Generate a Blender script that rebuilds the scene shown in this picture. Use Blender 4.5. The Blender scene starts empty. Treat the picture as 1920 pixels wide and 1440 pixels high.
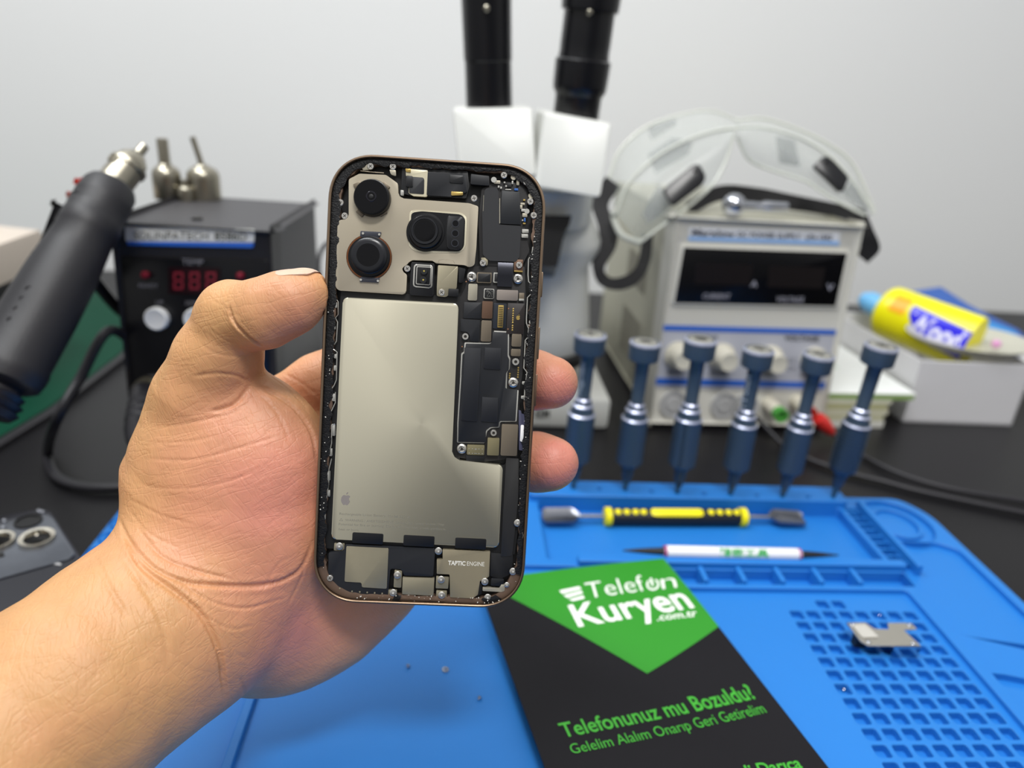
import bpy, bmesh, math, random
import numpy as np
from mathutils import Vector, Matrix, noise
random.seed(7)
SC = bpy.context.scene
COL = SC.collection
# ---------------------------------------------------------------- camera
F = 1332.0                      # focal length in pixels of the 1920x1440 frame
CAMP = Vector((0, 0, 0.2668))   # camera height above the desk, metres
MR = ((0.9960462565839837, -0.06107719257844333, 0.06450915665057613),
      (0.03546135269053762, -0.39243641459438666, -0.9190952904708303),
      (0.08145150219848694, 0.9177490054731949, -0.388718941836607))
RX, RD, RF = (Vector(r) for r in MR)     # camera right, down, forward in the world
cd = bpy.data.cameras.new('camera'); cam = bpy.data.objects.new('camera', cd); COL.objects.link(cam)
cd.sensor_width = 36.0; cd.lens = 36.0 * F / 1920.0; cd.clip_start = 0.01
m = Matrix((RX, -RD, -RF)).transposed().to_4x4(); m.translation = CAMP
cam.matrix_world = m
cd.dof.use_dof = True; cd.dof.focus_distance = 0.236; cd.dof.aperture_fstop = 6.8
SC.camera = cam
# ---------------------------------------------------------------- light
w = bpy.data.worlds.new('world'); SC.world = w; w.use_nodes = True
wn = w.node_tree; bg = wn.nodes['Background']; WL = wn.links.new
# room light: pale ceiling, dimmer low down, and the dark clothing of whoever stands behind the camera
wt = wn.nodes.new('ShaderNodeTexCoord'); sp_ = wn.nodes.new('ShaderNodeSeparateXYZ'); WL(wt.outputs['Generated'], sp_.inputs[0])
cr_ = wn.nodes.new('ShaderNodeValToRGB'); mr_ = wn.nodes.new('ShaderNodeMapRange'); mr_.inputs[1].default_value = -.5; mr_.inputs[2].default_value = 1
WL(sp_.outputs[2], mr_.inputs[0]); WL(mr_.outputs[0], cr_.inputs[0]); E_ = cr_.color_ramp.elements
E_[0].position = .2; E_[0].color = (.30, .30, .31, 1); E_[1].position = .9; E_[1].color = (1, 1, 1, 1)
e_ = E_.new(.42); e_.color = (.72, .72, .70, 1); e_ = E_.new(.56); e_.color = (1, 1, .99, 1)
dt_ = wn.nodes.new('ShaderNodeVectorMath'); dt_.operation = 'DOT_PRODUCT'; WL(wt.outputs['Generated'], dt_.inputs[0]); dt_.inputs[1].default_value = Vector((.34, -.94, .02)).normalized()
md_ = wn.nodes.new('ShaderNodeMapRange'); md_.interpolation_type = 'SMOOTHSTEP'; md_.inputs[1].default_value = .86; md_.inputs[2].default_value = .98; md_.inputs[3].default_value = 1; md_.inputs[4].default_value = .3
WL(dt_.outputs['Value'], md_.inputs[0]); mm_ = wn.nodes.new('ShaderNodeVectorMath'); mm_.operation = 'SCALE'; WL(cr_.outputs[0], mm_.inputs[0]); WL(md_.outputs[0], mm_.inputs['Scale'])
WL(mm_.outputs[0], bg.inputs[0]); bg.inputs[1].default_value = 0.60
def area(name, loc, target, sx, sy, power, color=(1, 1, 1)):
    l = bpy.data.lights.new(name, 'AREA'); l.shape = 'RECTANGLE'; l.size = sx; l.size_y = sy
    l.energy = power; l.color = color
    o = bpy.data.objects.new(name, l); COL.objects.link(o); o.location = loc
    o.rotation_euler = (Vector(target) - Vector(loc)).to_track_quat('-Z', 'Y').to_euler()
    return o
area('ceiling_panel_light', (0.16, -0.36, 1.5), (0.0, 0.25, 0), 0.40, 0.20, 13, (1.0, 0.985, 0.96))
area('wall_fill_light', (-0.6, 0.35, 1.7), (-0.1, 1.0, 0.45), 1.2, 0.3, 24, (0.97, 0.99, 1.0))  # added fill lamp, aimed at the back wall to brighten it
SC.view_settings.view_transform = 'Standard'; SC.view_settings.look = 'None'
SC.view_settings.exposure = 0.0; SC.view_settings.gamma = 1.0; SC.view_settings.use_curve_mapping = False
# ---------------------------------------------------------------- geometry of the photograph
def ray(x, y): return RX * ((x - 960) / F) + RD * ((y - 720) / F) + RF
def W(x, y, d): return CAMP + ray(x, y) * d            # point at axial distance d
def D(x, y, z=0.0):                                    # point on a level plane
    r = ray(x, y); return CAMP + r * ((z - CAMP.z) / r.z)
def HIT(x, y, o, n):                                   # point on any plane
    r = ray(x, y); return CAMP + r * ((o - CAMP).dot(n) / r.dot(n))
def NEARV(x, y, b):                                    # point of a sight line nearest the plumb line over b
    r = ray(x, y); h = Vector((r.x, r.y)); e = Vector((b.x - CAMP.x, b.y - CAMP.y))
    return CAMP + r * (h.dot(e) / h.dot(h))
# ---------------------------------------------------------------- materials
def lin(c):
    if isinstance(c, str):
        c = [int(c[i:i + 2], 16) / 255 for i in (0, 2, 4)]
        c = [x / 12.92 if x <= .04045 else ((x + .055) / 1.055) ** 2.4 for x in c]
    return (c[0], c[1], c[2], 1)
MATS = {}
def mat(name, col, rough=0.5, metal=0.0, noise_amt=0.0, nscale=60, bump=0.0, bscale=300, trans=0.0, alpha=1.0, coat=0.0, aniso=0.0, sss=0.0, emit=None, spec=None, stretch=None, ior=None):
    if name in MATS: return MATS[name]
    M = bpy.data.materials.new(name); M.use_nodes = True; nt = M.node_tree; b = nt.nodes['Principled BSDF']
    c = lin(col); b.inputs['Base Color'].default_value = c
    b.inputs['Roughness'].default_value = rough; b.inputs['Metallic'].default_value = metal
    b.inputs['Transmission Weight'].default_value = trans; b.inputs['Alpha'].default_value = alpha
    b.inputs['Coat Weight'].default_value = coat; b.inputs['Anisotropic'].default_value = aniso
    if spec is not None: b.inputs['Specular IOR Level'].default_value = spec
    if ior: b.inputs['IOR'].default_value = ior
    if sss: b.inputs['Subsurface Weight'].default_value = sss; b.inputs['Subsurface Scale'].default_value = 0.004
    if emit: b.inputs['Emission Color'].default_value = lin(emit[0]); b.inputs['Emission Strength'].default_value = emit[1]
    tc = nt.nodes.new('ShaderNodeTexCoord'); src = tc.outputs['Object']
    if stretch:
        mp = nt.nodes.new('ShaderNodeMapping'); mp.inputs['Scale'].default_value = stretch
        nt.links.new(src, mp.inputs['Vector']); src = mp.outputs[0]
    # every surface gets at least a faint procedural variation
    amt = noise_amt if noise_amt else 0.04
    n = nt.nodes.new('ShaderNodeTexNoise'); n.inputs['Scale'].default_value = nscale; n.inputs['Detail'].default_value = 5
    nt.links.new(src, n.inputs['Vector'])
    mr = nt.nodes.new('ShaderNodeMapRange'); mr.inputs[3].default_value = 1 - amt; mr.inputs[4].default_value = 1 + amt
    mx = nt.nodes.new('ShaderNodeVectorMath'); mx.operation = 'SCALE'; mx.inputs[0].default_value = c[:3]
    nt.links.new(n.outputs[0], mr.inputs[0]); nt.links.new(mr.outputs[0], mx.inputs['Scale'])
    nt.links.new(mx.outputs[0], b.inputs['Base Color'])
    if bump:
        n2 = nt.nodes.new('ShaderNodeTexNoise'); n2.inputs['Scale'].default_value = bscale; n2.inputs['Detail'].default_value = 4
        nt.links.new(src, n2.inputs['Vector'])
        bp = nt.nodes.new('ShaderNodeBump'); bp.inputs['Strength'].default_value = bump; bp.inputs['Distance'].default_value = 0.0004
        nt.links.new(n2.outputs[0], bp.inputs['Height']); nt.links.new(bp.outputs[0], b.inputs['Normal'])
    MATS[name] = M; return M
# ---------------------------------------------------------------- objects
def thing(name, label, cat, loc=(0, 0, 0), group=None):
    o = bpy.data.objects.new(name, None); COL.objects.link(o); o.location = loc; o.empty_display_size = 0.02
    tag(o, label, cat, group); return o
def tag(o, label=None, cat=None, group=None, kind=None):
    if label: o['label'] = label
    if cat: o['category'] = cat
    if group: o['group'] = group
    if kind: o['kind'] = kind
    return o
def inv_world(p):
    M = Matrix.Identity(4)
    while p: M = p.matrix_basis @ M; p = p.parent
    return M.inverted()
def obj(name, bm, mats, parent=None, smooth=True, local=False, label=None, origin=None):
    me = bpy.data.meshes.new(name)
    bmesh.ops.recalc_face_normals(bm, faces=bm.faces)
    o = bpy.data.objects.new(name, me); COL.objects.link(o)
    if parent is not None and not local: bm.transform(inv_world(parent))
    if parent is None:
        co = [v.co.copy() for v in bm.verts]
        if origin is None:
            lo = Vector([min(c[i] for c in co) for i in range(3)]); hi = Vector([max(c[i] for c in co) for i in range(3)])
            origin = Vector(((lo.x + hi.x) / 2, (lo.y + hi.y) / 2, lo.z))
        bm.transform(Matrix.Translation(-Vector(origin))); o.location = origin
    bm.to_mesh(me); bm.free()
    if smooth: me.polygons.foreach_set('use_smooth', [not p.select for p in me.polygons]); me.set_sharp_from_angle(angle=math.radians(35))
    for q in (mats if isinstance(mats, (list, tuple)) else [mats]): me.materials.append(q)
    o.parent = parent
    if label: o['label'] = label
    return o
def copy_tree(o, parent=None):
    c = o.copy(); COL.objects.link(c); c.parent = parent
    for ch in list(o.children): copy_tree(ch, c)
    return c
def NB(): return bmesh.new()
def prism(bm, pts, off, bevel=0.0, mi=0):
    "outline (3-D points) extruded by the vector off; bevel on the far rim"
    vs = [bm.verts.new(p) for p in pts]; f = bm.faces.new(vs)
    n = len(pts)
    tops = [bm.verts.new(Vector(p) + Vector(off)) for p in pts]
    t = bm.faces.new(tops); sides = []
    for i in range(n): sides.append(bm.faces.new((vs[i], vs[(i + 1) % n], tops[(i + 1) % n], tops[i])))
    for q in [f, t] + sides: q.material_index = mi
    if bevel:
        es = [e for e in t.edges]
        bmesh.ops.bevel(bm, geom=es + tops, offset=bevel, segments=2, affect='EDGES', profile=.6, clamp_overlap=True)
    bm.normal_update(); d_ = Vector(off).normalized()
    for q in bm.faces:
        if abs(q.normal.dot(d_)) > .99995 and q.calc_area() > 1e-9: q.select = True     # flat faces stay flat-shaded
    return t
def box(bm, c, s, R=None, bevel=0.0, mi=0, seg=2):
    "box centred at c with full size s, optional 3x3 rotation"
    r = bmesh.ops.create_cube(bm, size=1.0); vs = r['verts']
    for v in vs:
        p = Vector((v.co.x * s[0], v.co.y * s[1], v.co.z * s[2]))
        if R is not None: p = R @ p
        v.co = p + Vector(c)
    fs = list({f for v in vs for f in v.link_faces})
    for f in fs: f.material_index = mi
    if bevel:
        es = list({e for v in vs for e in v.link_edges})
        bmesh.ops.bevel(bm, geom=es, offset=bevel, segments=seg, affect='EDGES', profile=.5, clamp_overlap=True)
        bm.normal_update(); ax_ = [R.col[i].normalized() if R is not None else Vector([i == j for j in range(3)]) for i in range(3)]
        for q in bm.faces:
            if any(abs(q.normal.dot(a)) > .99995 for a in ax_): q.select = True
def frame(A, B, up=None):
    z = (B - A).normalized(); u = Vector(up) if up is not None else (Vector((0, 0, 1)) if abs(z.z) < .9 else Vector((0, 1, 0)))
    x = u.cross(z).normalized(); return x, z.cross(x), z
def lathe(bm, prof, A, B, seg=32, mod=None, mi=0, cap=True, up=None, sq=(1, 1)):
    "profile [(t along A->B in metres or fraction, radius)]; mod(t,angle)->radius factor"
    A = Vector(A); B = Vector(B); x, y, z = frame(A, B, up); L = (B - A).length; rings = []
    for t, r in prof:
        ring = []
        for k in range(seg):
            a = 2 * math.pi * k / seg; q = r * (mod(t, a) if mod else 1)
            ring.append(bm.verts.new(A + z * (t * L) + x * (q * math.cos(a) * sq[0]) + y * (q * math.sin(a) * sq[1])))
        rings.append(ring)
    for a, b in zip(rings, rings[1:]):
        for k in range(seg):
            f = bm.faces.new((a[k], a[(k + 1) % seg], b[(k + 1) % seg], b[k])); f.material_index = mi
    if cap:
        for rg, (t, r) in ((rings[0], prof[0]), (rings[-1], prof[-1])):
            if r > 1e-7: f = bm.faces.new(rg); f.material_index = mi
def catmull(pts, n=8, closed=False):
    P = [Vector(p) for p in pts]; out = []; N = len(P)
    rng = range(N) if closed else range(N - 1)
    for i in rng:
        p1, p2 = P[i], P[(i + 1) % N]
        p0 = P[(i - 1) % N] if closed or i > 0 else p1 * 2 - p2
        p3 = P[(i + 2) % N] if closed or i + 2 < N else p2 * 2 - p1
        for k in range(n):
            t = k / n
            out.append(0.5 * ((2 * p1) + (p2 - p0) * t + (2 * p0 - 5 * p1 + 4 * p2 - p3) * t * t + (3 * p1 - p0 - 3 * p2 + p3) * t ** 3))
    if not closed: out.append(P[-1].copy())
    return out
def tube(bm, pts, r, seg=10, n=8, closed=False, mi=0, flat=None, smooth=True):
    P = catmull(pts, n, closed) if smooth else [Vector(p) for p in pts]; N = len(P); rings = []
    t0 = (P[1] - P[0]).normalized(); ref = Vector((0, 0, 1)) if abs(t0.z) < .9 else Vector((1, 0, 0))
    x = ref.cross(t0).normalized()
    for i, p in enumerate(P):
        a = P[(i - 1) % N] if closed or i > 0 else p; b = P[(i + 1) % N] if closed or i < N - 1 else p
        t = (b - a).normalized(); x = (x - t * x.dot(t)).normalized(); y = t.cross(x)
        rr = r(i / (N - 1)) if callable(r) else r
        fx, fy = flat if flat else (1, 1)
        rings.append([bm.verts.new(p + x * (rr * fx * math.cos(2 * math.pi * k / seg)) + y * (rr * fy * math.sin(2 * math.pi * k / seg))) for k in range(seg)])
    m2 = N if closed else N - 1
    for i in range(m2):
        a, b = rings[i], rings[(i + 1) % N]
        for k in range(seg):
            f = bm.faces.new((a[k], a[(k + 1) % seg], b[(k + 1) % seg], b[k])); f.material_index = mi
    if not closed:
        for rg in (rings[0], rings[-1]): bm.faces.new(rg).material_index = mi
def rpoly(pts, r, seg=4):
    "round the corners of a 2-D polygon; r may be a list"
    out = []; n = len(pts); P = [Vector(p).to_2d() if len(p) > 2 else Vector(p) for p in pts]
    for i in range(n):
        p, a, b = P[i], P[i - 1], P[(i + 1) % n]; rr = r[i] if isinstance(r, (list, tuple)) else r
        u = (a - p); v = (b - p); lu, lv = u.length, v.length
        d = min(rr, lu * .45, lv * .45)
        if d < 1e-6: out.append(p); continue
        u = u / lu * d; v = v / lv * d
        for k in range(seg + 1):
            t = k / seg; out.append((p + u) * (1 - t) ** 2 + p * 2 * t * (1 - t) + (p + v) * t * t)
    return out
_TX = {}
def text_mesh(body, bold=0.0, font=None):
    k = (body, bold)
    if k in _TX: return _TX[k]
    cu = bpy.data.curves.new('t', 'FONT'); cu.body = body; cu.size = 1; cu.offset = bold; cu.resolution_u = 3
    o = bpy.data.objects.new('t', cu); COL.objects.link(o)
    dg = bpy.context.evaluated_depsgraph_get(); dg.update()
    me = bpy.data.meshes.new_from_object(o.evaluated_get(dg))
    v = [tuple(q.co) for q in me.vertices]; f = [tuple(p.vertices) for p in me.polygons]
    bpy.data.objects.remove(o); bpy.data.curves.remove(cu); bpy.data.meshes.remove(me)
    _TX[k] = (v, f); return _TX[k]
def put_text(bm, body, P0, P1, PU, bold=0.0, lift=0.0, mi=0):
    "P0,P1 ends of the baseline, PU point above P0 at capital height"
    v, f = text_mesh(body, bold)
    if not v: return
    x0 = min(q[0] for q in v); x1 = max(q[0] for q in v); H = 0.70
    P0, P1, PU = Vector(P0), Vector(P1), Vector(PU); ex = (P1 - P0) / (x1 - x0); ey = (PU - P0) / H
    n = ex.cross(ey).normalized() * lift
    vs = [bm.verts.new(P0 + ex * (q[0] - x0) + ey * q[1] + n) for q in v]
    for q in f:
        try: bm.faces.new([vs[i] for i in q]).material_index = mi
        except ValueError: pass
APPLE = [(0, .62), (.12, .66), (.28, .7), (.45, .62), (.55, .5), (.44, .38), (.40, .22), (.44, .05), (.58, -.08), (.5, -.32), (.36, -.55), (.22, -.66), (.08, -.62), (0, -.59), (-.08, -.62), (-.22, -.66), (-.36, -.55), (-.52, -.3), (-.6, 0), (-.58, .3), (-.46, .55), (-.28, .68), (-.12, .66)]
LEAF = [(.0, .76), (.02, .92), (.12, 1.06), (.24, 1.12), (.23, .96), (.14, .82)]
def text_obj(name, items, m, parent, local=False, lift=0.00015):
    bm = NB()
    for it in items: put_text(bm, *it[:4], bold=it[4] if len(it) > 4 else 0, lift=lift)
    return obj(name, bm, m, parent, smooth=False, local=local)
# ================================================================ SETTING
M_WALL = mat('wall_paint', 'e9eaea', .7, noise_amt=.015, nscale=3, bump=.15, bscale=90)
bm = NB(); box(bm, (0.1, 1.0, .75), (5.0, .04, 2.5)); tag(obj('wall_back', bm, M_WALL, smooth=False), kind='structure')
bm = NB(); box(bm, (0.1, 0, -.77), (5.0, 4.0, .04)); tag(obj('floor', bm, mat('floor_tile', '8a8783', .5), smooth=False), kind='structure')
M_DESK = mat('black_laminate', '121114', .42, noise_amt=.1, nscale=8, bump=.25, bscale=700, spec=.28)
bm = NB(); box(bm, (0, .28, -.0125), (2.6, 1.39, .025), bevel=.002)
desk = thing('desk', 'black laminate workbench top that everything stands on', 'desk', (0, .28, -.75))
obj('tabletop', bm, M_DESK, desk)
for sx in (-1, 1):
    for yy in (-.35, .92):
        bm = NB(); box(bm, (sx * 1.22, yy, -.3875), (.05, .05, .725)); obj('leg', bm, M_DESK, desk, smooth=False)
# ================================================================ REPAIR MAT
M_MAT = mat('blue_silicone', '1c76c8', .5, noise_amt=.05, nscale=14, bump=.12, bscale=500, sss=.04)
T = .006                    # work surface level
def g2(pts, z): return [tuple(D(x, y, z).to_2d()) for x, y in pts]
from mathutils.geometry import delaunay_2d_cdt
def inside(x, y, P):
    c = False
    for i in range(len(P)):
        (x1, y1), (x2, y2) = P[i - 1], P[i]
        if (y1 > y) != (y2 > y) and x < (x2 - x1) * (y - y1) / (y2 - y1) + x1: c = not c
    return c
def curve_layer(bm, outline, holes, z0, z1, bev=.0004):
    loops = []
    for k, lp_ in enumerate([outline] + holes):
        lp_ = [Vector((q[0], q[1])) for q in lp_]; n = len(lp_)
        ar = sum(lp_[i - 1].x * lp_[i].y - lp_[i].x * lp_[i - 1].y for i in range(n))
        if ar < 0: lp_.reverse()
        off = []
        for i in range(n):          # rim loop moved into the material for the chamfer
            e1 = (lp_[i] - lp_[i - 1]).normalized(); e2 = (lp_[(i + 1) % n] - lp_[i]).normalized(); t = (e1 + e2).normalized()
            off.append(lp_[i] + Vector((-t.y, t.x)) * (bev if k == 0 else -bev))
        loops.append((lp_, off))
    V = []; Fc = []
    for lp_, off in loops: Fc.append(list(range(len(V), len(V) + len(off)))); V += off
    co, _, fc, _, _, _ = delaunay_2d_cdt([v * 100 for v in V], [], Fc, 1, 1e-5)
    hs = [[(v.x, v.y) for v in off] for _, off in loops[1:]]; o0 = [(v.x, v.y) for v in loops[0][1]]
    bb = [(min(p[0] for p in h), min(p[1] for p in h), max(p[0] for p in h), max(p[1] for p in h)) for h in hs]
    vs = [bm.verts.new((v.x / 100, v.y / 100, z1)) for v in co]
    for f in fc:
        cx = sum(co[i].x for i in f) / len(f) / 100; cy = sum(co[i].y for i in f) / len(f) / 100
        if not inside(cx, cy, o0): continue
        if any(b_[0] < cx < b_[2] and b_[1] < cy < b_[3] and inside(cx, cy, h) for b_, h in zip(bb, hs)): continue
        try: bm.faces.new([vs[i] for i in f])
        except ValueError: pass
    for v in vs:
        if not v.link_faces: bm.verts.remove(v)
    for lp_, off in loops:
        n = len(lp_); A = [bm.verts.new((v.x, v.y, z1)) for v in off]; B = [bm.verts.new((v.x, v.y, z1 - bev)) for v in lp_]; C_ = [bm.verts.new((v.x, v.y, z0)) for v in lp_]
        for i in range(n):
            j = (i + 1) % n; bm.faces.new((A[i], A[j], B[j], B[i])); bm.faces.new((B[i], B[j], C_[j], C_[i]))
RZ = .0145; PZ = .0135
U = .0095; OX, OY = 20.076 * U, 32.1376 * U
X0, X1 = -.207, (15.1 * U + OX); YB = .4215; YF = .02
def rr(x0, y0, x1, y1, r, seg=4): return rpoly([(x0, y0), (x1, y0), (x1, y1), (x0, y1)], r, seg)
def circ(cx, cy, rx, ry, n=40): return [(cx + rx * math.cos(2 * math.pi * k / n), cy + ry * math.sin(2 * math.pi * k / n)) for k in range(n)]
bm = NB()
out = rpoly([(X0, YF), (X1, YF), (X1, YB - .02), (X1 - .012, YB), (X0 + .01, YB)], [.01, .01, .012, .008, .01])
curve_layer(bm, out, [], 0, .002)
cells = []
CP = U
for r_ in range(-1, 17):
    for c_ in range(8):
        if r_ == -1 and c_ not in (2, 3): continue
        x = c_ * CP + OX; y = -r_ * .9202 * U + OY
        cells.append(rr(x + .0002, y - .0064, x + .0072, y, .0013, 3))
# tray for tools, small-part row, right strip
ytA, ytB = D(1400, 1044, PZ).y, D(1400, 936, RZ).y          # tray floor front / back
PZ_ = 0; xtA, xtB = D(1150, 1040, T).x - .042, D(1655, 1020, T).x
tray = rr(xtA, ytA, xtB - .012, ytB, .003)
yr0, yr1 = D(1400, 1095, .0092).y, D(1400, 1056, PZ).y
rowx0, rowx1 = D(1180, 1080, T).x, D(1690, 1080, T).x
rowp = rr(rowx0, yr0, rowx1, yr1 - .001, .001)
tinyp = rr(xtB - .0085, ytA, xtB + .002, ytB, .001)
dish = D(1682, 985, T)
ring_o = circ(dish.x - .001, dish.y, .0225, .026)
ring_i = circ(dish.x - .001, dish.y, .0155, .018)
slots = [g2([(1793, 1188), (1920, 1217), (1990, 1235), (1990, 1225), (1920, 1208), (1800, 1190)], T),
         g2([(1860, 1262), (1885, 1264), (2010, 1290), (2010, 1310), (1880, 1286)], T)]
left_pocket = rpoly(g2([(1000, 1034), (1072, 1034), (1118, 1068), (1118, 1130), (1000, 1130)], .004), .002)
lp2 = rr(xtA - .085, ytA - .004, xtA - .03, ytB, .003)
curve_layer(bm, out, cells + [tray, rowp, tinyp, slots[0], slots[1], lp2], .002, T, .0003)
# raised frame
wa = rpoly([(OX + 8.2 * U, YF + .01), (OX + 8.2 * U, D(1600, 1113, T).y), (rowx0 - .015, D(1600, 1113, T).y), (rowx0 - .03, D(1600, 1113, T).y + .018), (-.06, D(1600, 1113, T).y + .018), (-.06, D(800, 1211, T).y), (D(472, 1337, T).x, D(800, 1211, T).y), (D(472, 1337, T).x, YF + .01)], .003)
yk = D(1700, 1045, T).y
strip = rpoly([(OX + 8.9 * U, YF + .01), (X1 - .006, YF + .01), (X1 - .006, yk + .005), (X1 - .016, yk + .012), (rowx1 + .006, yk + .014), (rowx1 + .004, yk - .01), (OX + 8.9 * U, yk - .02)], .003)
lstrip = rr(X0 + .014, YF + .01, D(472, 1337, T).x - .004, .36, .003)
lholes = [circ(X0 + .0075, .055 + .0145 * k, .003, .0045, 16) for k in range(24)]
curve_layer(bm, out, [wa, tray, rowp, tinyp, strip, lstrip, ring_o, lp2] + lholes, T, .0092, .0004)
# high partition between tray and small-part row, and the tray's right-hand cheek
curve_layer(bm, rr(rowx0 - .03, yr1, rowx1 + .002, ytA, .0008), [], .002, PZ, .0005)
curve_layer(bm, rr(xtB + .0022, yr1, xtB + .006, ytB + .004, .0008), [], .002, PZ, .0005)
curve_layer(bm, rr(X0 + .003, .045, X0 + .012, .41, .001), [], T, .0080, .0003)
curve_layer(bm, ring_i, [circ(dish.x - .001, dish.y, .013, .0155)], T, .0085, .0003)
# low ridges in the row pocket
for k in range(5):
    x = D(1312 + k * 70, 1080, T).x; box(bm, (x, (yr0 + yr1) / 2, .0060), (.003, (yr1 - yr0) * .96, .011), bevel=.0006)
for k in range(9):
    y = ytA + (ytB - ytA) * (k + .5) / 9; box(bm, (xtB - .003, y, .0045), (.010, .0014, .008), bevel=.0004)
# screwdriver rail
xr0, xr1 = D(1045, 915, RZ).x - .02, D(1583, 930, RZ).x
yb1 = D(1300, 908, RZ).y + .001; yb0 = D(1300, 934, RZ).y
DRV_TIP = [(1075, 914), (1172, 917), (1270, 923), (1370, 926), (1467, 930), (1562, 931)]
hl = []
tips = [D(x, y, RZ) for x, y in DRV_TIP]
for a, b in zip(tips, tips[1:] + [None]):
    hl.append(circ(a.x, a.y, .0017, .0017, 12))
    if b: hl.append(circ((a.x + b.x) / 2, (a.y + b.y) / 2, .0017, .0017, 12))
curve_layer(bm, rpoly([(xr0, yb0), (xr1, yb0), (xr1, yb1), (xr0, yb1)], .003), hl, .002, RZ, .0005)
# raised step of the left half and its shallow border groove
repair_mat = obj('repair_mat', bm, M_MAT, smooth=False)
tag(repair_mat, 'blue silicone repair mat with moulded trays and square screw cells on the black bench', 'mat')
# ================================================================ FLYER
FZ = .0152
fc = [D(895, 1089, FZ), D(1245, 1043, FZ), D(1554, 1440, FZ), D(1022, 1440, FZ)]
fL = (fc[3] - fc[0]); fRt = (fc[2] - fc[1])
FTL, FTR, FBR, FBL = fc[0], fc[1], fc[1] + fRt * 1.25, fc[0] + fL * 1.25
def sag(u, v): return -.0016 * max(0, 1 - v * 3) ** 2 * (u ** 1.5) + .0006 * math.sin(u * 3.1)
def FP(u, v, dz=0): p = (FTL * (1 - u) + FTR * u) * (1 - v) + (FBL * (1 - u) + FBR * u) * v; return p + Vector((0, 0, sag(u, v) + dz))
def FUV(x, y):
    p = D(x, y, FZ); u, v = .5, .5
    for _ in range(12):
        q = (FTL * (1 - u) + FTR * u) * (1 - v) + (FBL * (1 - u) + FBR * u) * v
        du = (FTR - FTL) * (1 - v) + (FBR - FBL) * v; dv = (FBL - FTL) * (1 - u) + (FBR - FTR) * u
        e = p - q; det = du.x * dv.y - du.y * dv.x; u += (e.x * dv.y - e.y * dv.x) / det; v += (du.x * e.y - du.y * e.x) / det
    return u, v
M_FLB = mat('flyer_black', '151418', .5, noise_amt=.08, nscale=200, spec=.2); M_FLG = mat('flyer_green', '288a1d', .45, noise_amt=.02)
fly = thing('flyer', 'black and green printed flyer with white and green lettering on the blue mat', 'flyer', FP(.5, .5))
bm = NB(); NU, NV = 40, 60; TH = .0012
for top in (0, 1):
    g = [[bm.verts.new(FP(i / NU, j / NV, 0 if top else -TH)) for i in range(NU + 1)] for j in range(NV + 1)]
    for j in range(NV):
        for i in range(NU): bm.faces.new((g[j][i], g[j][i + 1], g[j + 1][i + 1], g[j + 1][i]))
    if not top: g0 = g
for j in range(NV):
    for i in (0, NU): bm.faces.new((g0[j][i], g0[j + 1][i], g[j + 1][i], g[j][i]))
for i in range(NU):
    for j in (0, NV): bm.faces.new((g0[j][i], g0[j][i + 1], g[j][i + 1], g[j][i]))
obj('card', bm, M_FLB, fly)
uv = [(0, 0), (1, 0), FUV(1346, 1175), FUV(1213, 1265)]; uv[2] = (1, uv[2][1])
bm = NB()
def in_poly(u, v, P):
    c = False
    for i in range(len(P)):
        (x1, y1), (x2, y2) = P[i - 1], P[i]
        if (y1 > v) != (y2 > v) and u < (x2 - x1) * (v - y1) / (y2 - y1) + x1: c = not c
    return c
n = 40
tri = [(uv[0], uv[1], uv[2]), (uv[0], uv[2], uv[3])]
for A, B, C_ in tri:
    idx = {}
    for i in range(n + 1):
        for j in range(n + 1 - i):
            a, b = i / n, j / n; u = A[0] * (1 - a - b) + B[0] * a + C_[0] * b; v = A[1] * (1 - a - b) + B[1] * a + C_[1] * b
            idx[i, j] = bm.verts.new(FP(u, v, .00012))
    for i in range(n):
        for j in range(n - i):
            bm.faces.new((idx[i, j], idx[i + 1, j], idx[i, j + 1]))
            if i + j < n - 1: bm.faces.new((idx[i + 1, j], idx[i + 1, j + 1], idx[i, j + 1]))
bmesh.ops.remove_doubles(bm, verts=bm.verts, dist=1e-5)
obj('green_panel', bm, M_FLG, fly)
def ftext(body, p0, p1, pu, bold=0.0):
    bm = NB(); v, f = text_mesh(body, bold); x0 = min(q[0] for q in v); x1 = max(q[0] for q in v)
    a, b, c = Vector(FUV(*p0)), Vector(FUV(*p1)), Vector(FUV(*pu)); ex = (b - a) / (x1 - x0); ey = (c - a) / .70
    vs = []
    for q in v:
        uvp = a + ex * (q[0] - x0) + ey * q[1]; vs.append(bm.verts.new(FP(uvp.x, uvp.y, .00025)))
    for q in f:
        try: bm.faces.new([vs[i] for i in q])
        except ValueError: pass
    return bm
M_PW = mat('print_white', 'f4f4f0', .4); M_PG = mat('print_green', '3ba52c', .4)
def merge(bms):
    o = NB()
    for b in bms:
        me = bpy.data.meshes.new('x'); b.to_mesh(me); b.free(); o.from_mesh(me); bpy.data.meshes.remove(me)
    return o
def fpoly(pts):
    b = NB(); b.faces.new([b.verts.new(FP(*FUV(*p), .00025)) for p in pts]); return b
def farc(cx, cy, r0, r1, a0, a1, ey=.62):
    b = NB(); n = 24; A = []; B = []
    ca, sa = .985, -.17
    for k in range(n + 1):
        a = math.radians(a0 + (a1 - a0) * k / n)
        for rr_, L in ((r0, A), (r1, B)):
            x, y = rr_ * math.cos(a), rr_ * math.sin(a) * .95
            L.append(b.verts.new(FP(*FUV(cx + x * ca - y * sa, cy + x * sa + y * ca), .00025)))
    for k in range(n): b.faces.new((A[k], A[k + 1], B[k + 1], B[k]))
    return b
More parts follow.
